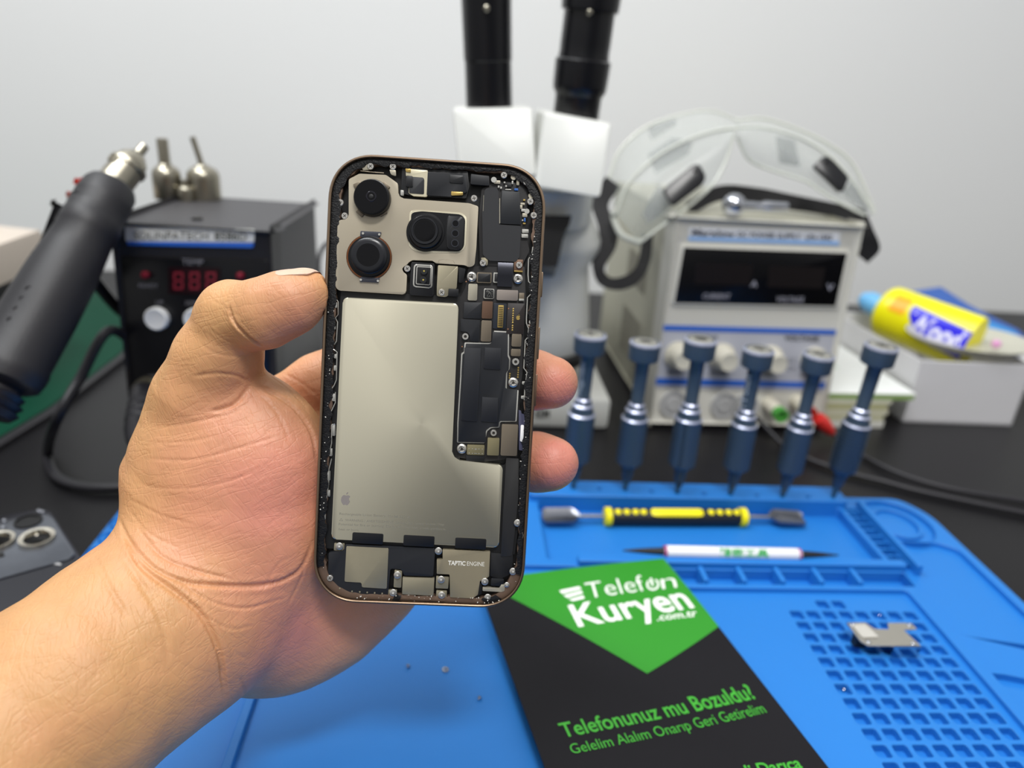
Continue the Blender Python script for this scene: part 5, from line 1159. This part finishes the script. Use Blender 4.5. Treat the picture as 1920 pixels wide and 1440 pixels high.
for x, y in ((297, 596), (370, 598), (443, 600)):
    c = SF.px(x, y, .001); bm = NB(); lathe(bm, [(0, .0078), (.8, .0078), (1, .0068), (.9, .0055), (.92, .0001)], c, c + SF.n * .005, 36); obj('button', bm, mat('button_white', 'd9dada', .35), fp_)
c = SF.px(283, 728, .0); e_ = c + SF.n * .02 - Z3 * .006; bm = NB(); lathe(bm, [(0, .0095), (.5, .0095), (.5, .0085), (1, .0085)], c, c + SF.n * .012, 28); obj('round_socket', bm, M_STEEL, stn)
plug = thing('cable_plug', 'black ribbed round plug hanging from the front of the hot-air station', 'plug', W(262, 830, .43))
a, b = c + SF.n * .010, W(256, 835, .435); bm = NB(); lathe(bm, [(0, .0085), (.3, .009), (.34, .0075), (.38, .009), (.44, .009), (.48, .0075), (.52, .009), (.58, .009), (.62, .0075), (.66, .0085), (.72, .0085), (.9, .0065), (1, .004)], a, b, 28); obj('strain_relief', bm, M_CBL, plug)
bm = NB(); tube(bm, [b, W(253, 870, .43), D(262, 905, .006), D(300, 915, .005)], .0035, 12, 8); obj('wire', bm, M_CBL, plug)
# nozzles on the lid
def nozzle(px, base, R_, r_, hb, hn, label, bend=None):
    d = base; t = thing('hot_air_nozzle', label, 'nozzle', d, 'spare nozzles on the hot-air station'); bm = NB()
    lathe(bm, [(0, R_ * .97), (.02, R_), (.66, R_), (.78, R_ * .95), (.88, R_ * .78), (.95, R_ * .48), (1, R_ * .38)], d, d + Z3 * hb, 40); obj('skirt', bm, M_STEEL, t)
    bm = NB(); top = d + Z3 * (hb * .97); tp2 = top + Z3 * hn + (bend or Vector((0, 0, 0))); lathe(bm, [(0, r_ * 1.3), (.05, r_ * 1.05), (.1, r_), (.95, r_), (1, r_ * .92), (.98, r_ * .7), (.5, r_ * .7)], top, tp2, 24, cap=False); obj('spout', bm, M_STEEL, t)
    return t
lid = SF.pt(0, sh_, -.05).z
def onlid(x, y):
    return D(x, y, zlid)
nozzle(0, onlid(317, 372), .0105, .0042, .026, .019, 'spare metal nozzle with the wide straight spout, standing left on the station lid')
nozzle(0, onlid(385, 373), .0122, .0022, .026, .021, 'spare metal nozzle with the thin spout, standing right on the station lid', Vector((-.005, 0, 0)))
t = nozzle(0, onlid(350, 376), .0062, .003, .012, .004, 'short metal nozzle clamp between the two taller nozzles on the station lid')
# ---------------- hot-air gun
gA, gB = W(8, 706, .385), W(210, 349, .438)
gun = thing('hot_air_gun', 'black hot-air gun handle with metal nozzle leaning beside the station', 'heat gun', gA)
bm = NB(); lathe(bm, [(-.04, .0145), (-.02, .0185), (.02, .0196), (.05, .0198), (.07, .0190), (.3, .0192), (.5, .0184), (.62, .0172), (.72, .0160), (.73, .0166), (.80, .0166), (.81, .0160), (.84, .0163), (.855, .0158), (.87, .0163), (.885, .0158), (.90, .0163), (.92, .0158), (.975, .0152), (1, .0135)], gA, gB, 56, lambda t, a: 1 + (.02 if .83 < t < .97 and int(t * 80) % 2 else 0) * (math.cos(a) > .2)); obj('handle', bm, M_MBL, gun); R_ = .0180
gd = (gB - gA).normalized(); gL = (gB - gA).length
x_, y_, z_ = frame(gA, gB)
bm = NB(); lathe(bm, [(0, .0105), (.45, .0100), (.46, .0114), (.53, .0114), (.54, .0098), (.66, .0088), (.79, .0050), (.81, .0032), (1, .0029)], gB - gd * .002, W(271, 274, .452), 36); nz = obj('nozzle', bm, M_STEEL, gun)
q = W(236, 312, .440); bm = NB(); lathe(bm, [(0, .002), (.5, .002), (.55, .0045), (.7, .0045), (.72, .0015), (1, .0015)], q, W(203, 296, .435), 16); obj('clamp_screw', bm, M_STEEL, nz)
vw = (CAMP - gA).normalized(); sdv = gd.cross(vw).normalized()
bm = NB(); box(bm, W(154, 362, .437), (.008, .008, .010), Matrix((sdv, vw, gd)).transposed(), bevel=.003); obj('switch_ring', bm, mat('coral_red', 'e4604f', .45), gun, label='coral red band edge')
bm = NB(); box(bm, W(105, 440, .437), (.013, .012, .034), Matrix((sdv, vw, (gd + Z3 * .3).normalized())).transposed(), bevel=.002); obj('holder_hook', bm, M_BLP, gun)
for k in range(4):
    q = gA.lerp(gB, .22 + .05 * k) - sdv * (R_ * .55) + vw * (R_ * .84); bm = NB(); lathe(bm, [(0, .0022), (1, .0018)], q, q + vw * .0012, 10); obj('grip_bump', bm, M_MBL, gun)
bm = NB(); tube(bm, [gA - gd * .008, W(-20, 760, .39), W(-90, 840, .38), D(-160, 960, .012), D(-300, 1000, .01)], .0085, 20, 8); obj('hose', bm, M_CBL, gun)
bm = NB(); lathe(bm, [(0, .013), (.2, .0155), (.25, .013), (.45, .0155), (.5, .013), (.7, .0145), (.75, .012), (1, .011)], gA - gd * .022, gA - gd * .004, 36); obj('end_boot', bm, M_CBL, gun)
# cradle that carries the gun: bent bracket on the station's side
cr = thing('gun_cradle', 'black cradle on the side of the hot-air station carrying the gun', 'holder', SF.pt(su0, .08, -.03)); q0 = gA.lerp(gB, .66)
bm = NB(); tube(bm, [SF.pt(su0 + .001, .10, -.03), SF.pt(su0 - .012, .105, -.02), q0 - vw * .022 - sdv * .004, q0 - vw * .0215 - sdv * .012], .004, 12, 8); obj('arm', bm, M_BLP, cr)
bm = NB(); box(bm, SF.pt(su0 - .0015, .10, -.04), (.003, .03, .05), Rl); obj('side_plate', bm, M_BLP, cr)
cable('looped_cable', [SF.pt(su0 + .001, .075, -.02), W(205, 620, .47), W(150, 710, .46), W(105, 790, .45), D(90, 850, .005), D(105, 893, .004), D(150, 912, .004), D(205, 915, .004), D(262, 908, .004)], .0033, M_CBL, 'black cable looping on the bench between the gun and the hot-air station')
cable('mains_cable', [SF.pt(su0 + sw, .085, -.13), W(605, 465, .62), W(700, 440, .70)], .002, M_CBL, 'thin black cable leaving the right side of the station behind the thumb')
# ---------------- green mat with black border, far left
gp = [D(-260, 1010), D(100, 783), D(236, 676), D(300, 600), D(120, 520), D(-330, 520)]
gm = thing('green_cutting_mat', 'dark green rubber mat with black border under the hot-air gun', 'mat', D(0, 650))
def inset2(P, k): c = sum(P, Vector((0, 0, 0))) / len(P); return [c + (p - c) * k for p in P]
bm = NB(); prism(bm, [p + Z3 * .0002 for p in gp], (0, 0, .004), bevel=.001); obj('border', bm, M_MBL, gm)
bm = NB(); prism(bm, [p + Z3 * .004 for p in inset2(gp, .94)], (0, 0, .0012), bevel=.0003); obj('sheet', bm, mat('green_rubber', '053a29', .6, noise_amt=.08, spec=.12), gm)
# ---------------- beige instrument at the left edge
bx = thing('beige_case', 'beige flat-topped case cut off by the left edge of the picture', 'case', D(-60, 560))
P_ = [W(-190, 432, .62), W(76, 428, .66), W(72, 437, .62), W(-190, 500, .50)]
zt = CAMP.z + (W(0, 445, .6) - CAMP).z
a = HIT(76, 430, Vector((0, 0, zt)), Z3); b = HIT(0, 457, Vector((0, 0, zt)), Z3); dv = (b - a); c_ = a + dv * 2.4
back = Vector((-.12, .03, 0))
bm = NB(); top = [a, c_, c_ + back * 1.6, a + back]; prism(bm, [p - Z3 * .032 for p in top], (0, 0, .032), bevel=.003); obj('casing', bm, mat('case_beige', 'c9bdb0', .5), bx)
bm = NB(); prism(bm, [p - Z3 * (zt - .0062) for p in inset2(top, .8)], (0, 0, zt - .0375)); obj('pedestal', bm, M_MBL, bx, smooth=False)
# ---------------- second phone housing, lower left
sp = thing('phone_housing', 'dark grey phone housing with silver camera rings lying on the bench at the left', 'phone', D(60, 1060))
hz = .0187
def HPt(pts, z): return [D(x, y, z) for x, y in pts]
bo = rpoly([(-210, 1010), (88, 950), (150, 1044), (250, 1225), (-90, 1300)], [10, 24, 10, 30, 30], 6)
bm = NB(); prism(bm, [D(x, y, hz) - Z3 * .009 for x, y in bo], (0, 0, .009), bevel=.0015); obj('frame', bm, mat('graphite_edge', '3b3c45', .3, .7), sp)
bm = NB(); prism(bm, HPt(rpoly([(-210, 1030), (78, 965), (98, 972), (141, 1042), (128, 1052), (-40, 1100), (-230, 1120)], [3, 10, 10, 3, 3, 3, 3], 4), hz), (0, 0, .0012), bevel=.0003); cp_ = obj('camera_plate', bm, mat('grey_alloy', '70747c', .3, .8, noise_amt=.1, nscale=200), sp)
bm = NB(); prism(bm, HPt(rpoly([(-215, 1125), (-40, 1102), (129, 1054), (143, 1048), (240, 1215), (-88, 1285)], 4, 3), hz), (0, 0, .0006)); obj('inner_panel', bm, mat('matte_slate', '1e1f26', .5), sp)
for x, y, r in ((70, 1012, .0088), (-6, 1018, .0088)):
    c = D(x, y, hz + .001); bm = NB(); lathe(bm, [(0, r), (1, r), (1, r * .92), (.7, r * .72), (.1, r * .68)], c, c + Z3 * .0022, 40, cap=False); rg = obj('camera_ring', bm, mat('ring_chrome', 'd8d2c4', .15, 1), cp_, label='bright silver ring')
    bm = NB(); lathe(bm, [(0, r * .70), (1, r * .70)], c - Z3 * .0003, c + Z3 * .0002, 32); obj('lens', bm, M_LENS, rg)
c = D(53, 978, hz + .0012); bm = NB(); lathe(bm, [(0, .0072), (1, .0070), (1, .006), (.2, .0058), (.2, .0001)], c, c + Z3 * .0008, 32); obj('camera_opening', bm, M_LENB, cp_)
for x, y in ((73, 960), (80, 962), (8, 978), (6, 991)):
    c = D(x, y, hz + .001); bm = NB(); lathe(bm, [(0, .0014), (.6, .0014), (1, .0006)], c, c + Z3 * .0016, 12); obj('small_screw', bm, M_CHR, cp_)
bm = NB(); prism(bm, HPt([(88, 1052), (100, 1055), (115, 1057), (114, 1060), (99, 1058), (88, 1054)], hz + .0006), (0, 0, .0002)); obj('scratch', bm, M_GRP, sp, smooth=False)
bm = NB(); prism(bm, HPt([(-4, 1038), (7, 1037), (9, 1043), (-2, 1046)], hz + .0012), (0, 0, .0004)); obj('flash_port', bm, M_DK, cp_, smooth=False)
# ---------------- notepads
npd = thing('notepad_stack', 'stack of white notepads with green edges between power supply and white box', 'notepads', D(1620, 790))
nz_ = .034
n0, n1 = D(1545, 736, nz_), D(1716, 739, nz_); n2 = D(1571, 600, nz_)
n0.z = n1.z = n2.z = 0; e1 = (n1 - n0); e2 = Vector((-e1.y, e1.x, 0)).normalized() * .17 
zb = 0
for k, (h_, col, ins) in enumerate(((.007, 'd8d7cf', .004), (.0055, 'c3c1a0', .006), (.0055, 'cfcdb6', .003), (.0055, 'b6b587', .005), (.0045, 'd4d4c0', .002), (.005, '8fae62', .0))):
    a = n0 + e1.normalized() * 0 ; w2 = e1 - e1.normalized() * (ins + .018 * (k < 5)); P_ = [a, a + w2, a + w2 + e2, a + e2]
    bm = NB(); prism(bm, [p + Z3 * (zb + .0001) for p in P_], (0, 0, h_ - .0002), bevel=.0004); obj('pad', bm, mat('paper_' + col, col, .7), npd, smooth=False); zb += h_
top_ = [n0 - e1.normalized() * .001, n1 + e1.normalized() * .001, n1 + e2, n0 + e2]
bm = NB(); prism(bm, [p + Z3 * zb for p in top_], (0, 0, .0012), bevel=.0004); ts_ = obj('cover_sheet', bm, mat('sheet_white', 'eef1ee', .6), npd, smooth=False)
bm = NB()
for u, v in ((.25, .35), (.2, .62)): 
    c = n0 + e1 * u + e2 * v + Z3 * (zb + .0014); prism(bm, [c, c + e1 * .3, c + e1 * .3 + e2 * .06, c + e2 * .06], (0, 0, .0001))
obj('faint_print', bm, mat('pale_green_print', 'd2e6d6', .6), ts_, smooth=False)
# ---------------- white carton, dish, tube and pouch
c0_, c1_ = D(1692, 791), D(1889, 798); ce = (c1_ - c0_); cn_ = ce.normalized(); cb2 = Vector((-cn_.y, cn_.x, 0)); CH = .058
ct = thing('white_carton', 'open white cardboard box at the right holding the dish with the yellow tube', 'box', (c0_ + c1_) / 2)
CFc = Face(c0_, cn_, Z3); CH = CFc.uv(1715, 676)[1]; print('carton', ce.length, CH)
M_CARD = mat('white_card', 'dedde0', .6, noise_amt=.02); q = .0016; Lc = ce.length + .004; Dc = .15
def cwall(a, b):
    bm = NB(); d_ = (b - a).normalized(); n_ = Vector((-d_.y, d_.x, 0)) * q; prism(bm, [a, b, b + n_, a + n_], (0, 0, CH), bevel=.0004); return bm
A_, B_ = c0_, c0_ + cn_ * Lc; C2_, D2_ = B_ + cb2 * Dc + cn_ * .0, A_ + cb2 * Dc - cn_ * .012
for nm, a, b in (('front_wall', A_, B_), ('right_wall', B_, C2_), ('back_wall', C2_, D2_), ('left_wall', D2_, A_)): obj(nm, cwall(a, b), M_CARD, ct, smooth=False)
bm = NB(); prism(bm, [A_, B_, C2_, D2_], (0, 0, .002)); obj('bottom', bm, M_CARD, ct, smooth=False)
dcx = D(1815, 640, CH + .008); dcx = D(1812, 652, CH); dcx.z = CH; print('dish', dcx, c0_, cb2)
dish_ = thing('plastic_dish', 'shallow grey oval dish resting on top of the white box', 'dish', dcx)
bm = NB(); lathe(bm, [(0, .001), (.0, .036), (.5, .050), (1, .058), (1.02, .0585), (1, .057), (.5, .048), (.15, .036), (.1, .001)], dcx + Z3 * .0005, dcx + Z3 * .011, 64, sq=(1.0, .8), up=(0, 1, 0)); obj('bowl', bm, mat('translucent_grey', 'b9b8ac', .35, noise_amt=.02), dish_)
tA, tB = W(1650, 578, .755), W(1825, 645, .685)
tb_ = thing('glue_tube', 'yellow tube with blue white-lettered panel leaning in the dish', 'tube', tB)
R_ = 50 * .72 / F; ts_d = (tB - tA).normalized(); vv = (CAMP - tA).normalized(); sdd = ts_d.cross(vv).normalized(); nrm = sdd.cross(ts_d).normalized(); nrm = nrm if nrm.dot(vv) > 0 else -nrm
def tube_sheet(u0, u1, a0, a1, lift, fn=None, nu=24, nv=20):
    bm = NB(); g = []; Lt = (tB - tA).length
    for i in range(nu + 1):
        row = []; u = u0 + (u1 - u0) * i / nu
        for j in range(nv + 1):
            a = a0 + (a1 - a0) * j / nv
            if fn: a = fn((u - u0) / (u1 - u0), j / nv)
            k = 1 if u > .12 else math.sqrt(max(0.02, 1 - ((.12 - u) / .12) ** 2)); flat = 1 - .45 * max(0, u - .1)
            p = tA + ts_d * (u * Lt) + sdd * ((R_ * k + lift) * math.sin(a)) + nrm * ((R_ * k * flat + lift) * math.cos(a)); row.append(bm.verts.new(p))
        g.append(row)
    for i in range(nu):
        for j in range(nv): bm.faces.new((g[i][j], g[i + 1][j], g[i + 1][j + 1], g[i][j + 1]))
    return bm, g
bm, g = tube_sheet(0, 1, -math.pi, math.pi, 0, nu=28, nv=40); bm.faces.new([r for r in g[0][:-1]]); bm.faces.new([r for r in g[-1][:-1]]); bmesh.ops.remove_doubles(bm, verts=bm.verts, dist=1e-5); obj('body', bm, mat('tube_yellow', 'eee600', .35), tb_)
sg = 1 if (RD.dot(sdd) > 0) else -1
bm, g = tube_sheet(.40, 1.0, 0, 0, .0005, lambda u, v: sg * ((-.55 + .2 * u) + (.28 + .80 * min(1, u * 2.0) ** .6) * v)); obj('blue_panel', bm, mat('tube_blue', '1a10d8', .35), tb_)
bm, g = tube_sheet(.20, .36, 0, 0, .0004, lambda u, v: sg * (-.75 + .7 * v)); obj('orange_patch', bm, mat('tube_orange', 'f2a900', .4), tb_)
def tubetext(body, u0, u1, a0, a1, m_, nm):
    v, f = text_mesh(body, .05); x0_ = min(q[0] for q in v); x1_ = max(q[0] for q in v); bm = NB(); Lt = (tB - tA).length; vs = []
    for q_ in v:
        u = u0 + (u1 - u0) * (q_[0] - x0_) / (x1_ - x0_); a = sg * (a1 + (a0 - a1) * q_[1] / .7); flat = 1 - .45 * max(0, u - .1)
        vs.append(bm.verts.new(tA + ts_d * (u * Lt) + sdd * ((R_ + .001) * math.sin(a)) + nrm * ((R_ * flat + .001) * math.cos(a))))
    for q_ in f:
        try: bm.faces.new([vs[i] for i in q_])
        except ValueError: pass
    return obj(nm, bm, m_, tb_, smooth=False)
tubetext('Wood', .44, .97, -.28, .42, mat('tube_white', 'd9d8f4', .4), 'lettering')
bm = NB(); e_ = W(1622, 560, .765); lathe(bm, [(0, .012), (.7, .011), (1, .006)], tA + ts_d * .004, e_ - ts_d * .004, 24); obj('cap', bm, mat('cap_light_blue', '6fb4e6', .3), tb_)
pk = [D(1700, 590, .075), D(1790, 560, .09), D(1935, 640, CH + .012), D(1850, 660, CH + .012)]
pp = [W(1690, 560, .80), W(1765, 540, .80), W(1950, 632, .76), W(1935, 662, .735), W(1790, 665, .735)]
po2 = thing('blue_pouch', 'blue plastic pouch propped behind the yellow tube in the white box', 'pouch', pp[4])
nn2 = (pp[1] - pp[0]).cross(pp[2] - pp[0]).normalized(); nn2 = nn2 if nn2.z < 0 else -nn2
def flatten(P, o, n): return [HIT(*xy, o, n) for xy in P]
o2 = pp[0]; xy = [(1685, 548), (1765, 537), (1818, 572), (1912, 618), (1935, 645), (1905, 672), (1790, 672), (1700, 610)]
bm = NB(); P_ = [p for p in (HIT(x, y, o2, nn2) for x, y in xy)]; prism(bm, [p + nn2 * .008 for p in P_], nn2 * -.008, bevel=.002); obj('sleeve', bm, mat('pouch_blue', '3a5fa8', .35, noise_amt=.05), po2)
bm = NB(); P_ = [HIT(x, y, o2 - nn2 * .0006, nn2) for x, y in rpoly([(1818, 590), (1900, 620), (1930, 648), (1890, 660), (1850, 655)], 5)]; prism(bm, P_, nn2 * -.0005); obj('light_panel', bm, mat('pouch_sky', '3d8fd0', .35), po2, label='lighter blue panel')
pb = W(1868, 645, .665); bm = NB(); bmesh.ops.create_uvsphere(bm, u_segments=16, v_segments=10, radius=.0042); bm.transform(Matrix.Translation(pb)); tag(obj('pink_bead', bm, mat('pink_plastic', 'd79ac6', .4)), 'small pink bead in the dish in front of the blue pouch', 'bead')
stk = thing('paper_stack', 'low stack of white sheets at the right picture edge behind the white box', 'paper', D(1950, 735))
a = D(1904, 734); 
for k in range(4):
    bm = NB(); box(bm, (a.x + .075 + .001 * (k % 2), a.y + .04, .004 + k * .0085), (.15, .08, .0078), bevel=.001); obj('sheet_block', bm, mat('paper_' + ('e2e1dc' if k % 2 else 'd2d0c6'), 'e2e1dc' if k % 2 else 'd2d0c6', .7), stk, smooth=False)
# ---------------- clear goggles on the power supply
def clear():
    M = bpy.data.materials.new('clear_plastic'); M.use_nodes = True; nt = M.node_tree; b = nt.nodes['Principled BSDF']
    b.inputs['Base Color'].default_value = lin('c9cfca'); b.inputs['Roughness'].default_value = .15; b.inputs['Transmission Weight'].default_value = .35; b.inputs['Alpha'].default_value = .24; b.inputs['IOR'].default_value = 1.25
    n = nt.nodes.new('ShaderNodeTexNoise'); n.inputs['Scale'].default_value = 25; mr = nt.nodes.new('ShaderNodeMapRange'); mr.inputs[3].default_value = .08; mr.inputs[4].default_value = .3
    nt.links.new(n.outputs[0], mr.inputs[0]); nt.links.new(mr.outputs[0], b.inputs['Roughness']); return M
M_CLR = clear(); M_RIM = mat('clear_rim', 'd9dcd2', .2, alpha=.8, spec=.6)
gog = thing('goggles', 'clear plastic safety goggles with black vents and strap resting on the power supply', 'goggles', PF.pt(wid / 2, H, -.05))
gd0 = .60
def gsheet(name, top, bot, dt, db, bulge, n=28, m=8, th=.0016, m_=None):
    T_ = catmull([(x, y, 0) for x, y in top], 8); B_ = catmull([(x, y, 0) for x, y in bot], 8)
    bm = NB(); lay = []
    for l_ in (0, 1):
        g = []
        for i in range(n + 1):
            a = T_[int(i / n * (len(T_) - 1))]; b = B_[int(i / n * (len(B_) - 1))]; row = []
            d1 = dt(i / n); d2 = db(i / n)
            for j in range(m + 1):
                t = j / m; q_ = a.lerp(b, t); d_ = d1 + (d2 - d1) * t - bulge * math.sin(math.pi * t) + l_ * th; row.append(bm.verts.new(W(q_.x, q_.y, d_)))
            g.append(row)
        lay.append(g)
        for i in range(n):
            for j in range(m): bm.faces.new((g[i][j], g[i + 1][j], g[i + 1][j + 1], g[i][j + 1]))
    g, h = lay
    for i in range(n):
        for j in (0, m): bm.faces.new((g[i][j], g[i + 1][j], h[i + 1][j], h[i][j]))
    for j in range(m):
        for i in (0, n): bm.faces.new((g[i][j], g[i][j + 1], h[i][j + 1], h[i][j]))
    return obj(name, bm, m_ or M_CLR, gog)
LT = [(1142, 335), (1160, 285), (1205, 242), (1265, 218), (1330, 208), (1385, 226)]; LM = [(1155, 400), (1178, 345), (1230, 295), (1290, 262), (1345, 245), (1384, 240)]; LB = [(1200, 455), (1235, 428), (1285, 392), (1335, 348), (1362, 300), (1376, 250)]
RT = [(1380, 226), (1430, 222), (1490, 240), (1550, 268), (1600, 308), (1640, 395)]; RM = [(1380, 240), (1430, 240), (1490, 255), (1545, 285), (1595, 335), (1640, 402)]; RB = [(1382, 258), (1405, 300), (1455, 322), (1510, 340), (1560, 372), (1622, 404)]
gsheet('lens_shell', LT, LM, lambda u: .64 - .02 * u, lambda u: .58 - .0 * u, .004); gsheet('lens_shell', LM, LB, lambda u: .58, lambda u: .575, .006)
gsheet('lens_shell', RT, RM, lambda u: .62 + .01 * u, lambda u: .58 + .02 * u, .004); gsheet('lens_shell', RM, RB, lambda u: .58 + .02 * u, lambda u: .575 + .02 * u, .006)
for L_, d_ in ((LT, .63), (LM, .578), (LB, .574), (RT, .62), (RM, .588), (RB, .582)):
    bm = NB(); tube(bm, [W(x, y, d_) for x, y in L_], .0012, 8, 8); obj('moulded_rim', bm, M_RIM, gog)
bm = NB(); tube(bm, [W(1200, 455, .575), W(1165, 440, .58), W(1150, 405, .585), W(1155, 400, .58)], .0025, 10, 8); obj('moulded_rim', bm, M_RIM, gog)
for pts, d_ in (([(1243, 355), (1298, 309), (1311, 307), (1324, 330), (1319, 345), (1264, 386), (1256, 378)], .563), ([(1526, 310), (1545, 292), (1557, 295), (1592, 332), (1583, 358), (1574, 358)], .578)):
    bm = NB(); P_ = [W(x, y, d_ - .001) for x, y in rpoly(pts, 5, 3)]; prism(bm, [p + RF * .004 for p in P_], RF * -.004, bevel=.0008); v_ = obj('vent_cap', bm, mat('vent_black', '0b0c12', .3), gog, label='black rectangular vent cap')
    top_l = W(pts[1][0] + 6, pts[1][1] + 10, d_ - .0018); bm = NB(); lathe(bm, [(0, .0018), (1, .0014)], top_l, top_l - RF * .0006, 12); obj('rivet', bm, M_BLP, v_)
for pts, d_ in (([(1215, 290), (1262, 258), (1300, 268), (1290, 290), (1230, 325)], .60), ([(1215, 240), (1265, 222), (1270, 232), (1222, 262)], .625), ([(1455, 255), (1490, 262), (1500, 312), (1462, 305)], .61), ([(1235, 345), (1250, 360), (1262, 385), (1215, 420), (1205, 400)], .585), ([(1600, 335), (1625, 370), (1632, 395), (1600, 380), (1580, 360)], .605)):
    bm = NB(); P_ = [W(x, y, d_) for x, y in rpoly(pts, 4, 3)]; prism(bm, P_, RF * .001); obj('smoked_patch', bm, mat('smoky_plastic', '8d9094', .3, alpha=.55), gog)
M_STR = mat('elastic_black', '100f12', .7, noise_amt=.1, nscale=500)
def strap(pts, w_, th=.0012):
    bm = NB(); P_ = [W(*p[:3]) for p in pts]; C_ = catmull(P_, 8); ws = [p[3] for p in pts]; N = len(C_); rows = []
    A2 = catmull([W(p[0] + p[4], p[1] + p[5], p[2]) for p in pts], 8)
    for c, e in zip(C_, A2):
        s_ = (e - c); rows.append([bm.verts.new(c + s_), bm.verts.new(c - s_), bm.verts.new(c - s_ + RF * th), bm.verts.new(c + s_ + RF * th)])
    for a, b in zip(rows, rows[1:]):
        for k in range(4): bm.faces.new((a[k], a[(k + 1) % 4], b[(k + 1) % 4], b[k]))
    bm.faces.new(rows[0]); bm.faces.new(rows[-1]); return bm
obj('strap', strap([(1150, 340, .60, 0, 14, 10), (1125, 380, .60, 0, 16, 6), (1140, 425, .595, 0, 18, -2), (1138, 460, .59, 0, 17, 4), (1122, 495, .585, 0, 12, 6), (1132, 525, .585, 0, 10, -6), (1160, 532, .585, 0, 1, -12), (1190, 520, .59, 0, -7, -10), (1208, 490, .60, 0, -11, -2), (1215, 440, .62, 0, -10, 0)], 0), M_STR, gog)
obj('strap', strap([(1290, 392, .60, 0, 4, 12), (1350, 362, .61, 0, 2, 14), (1420, 366, .62, 0, -2, 14), (1480, 378, .62, 0, -3, 14), (1560, 392, .62, 0, -2, 12), (1610, 405, .61, 0, -8, 12)], 0), M_STR, gog)
obj('strap', strap([(1610, 390, .60, 0, 12, 2), (1618, 430, .60, 0, 18, -4), (1632, 462, .605, 0, 18, 4), (1618, 485, .61, 0, 10, 8)], 0), M_STR, gog)
q = W(1376, 385, .575); bm = NB(); bmesh.ops.create_uvsphere(bm, u_segments=24, v_segments=16, radius=.0095); bm.transform(Matrix.Translation(q)); kn = thing('metal_knob', 'polished metal ball knob with short shaft on top of the power supply', 'knob', q - Z3 * .0095); obj('ball', bm, M_CHR, kn)
bm = NB(); lathe(bm, [(0, .004), (.4, .003), (.5, .0045), (1, .0035)], q + ex * .007, q + ex * .045 + Z3 * .001, 16); obj('shaft', bm, M_CHR, kn)
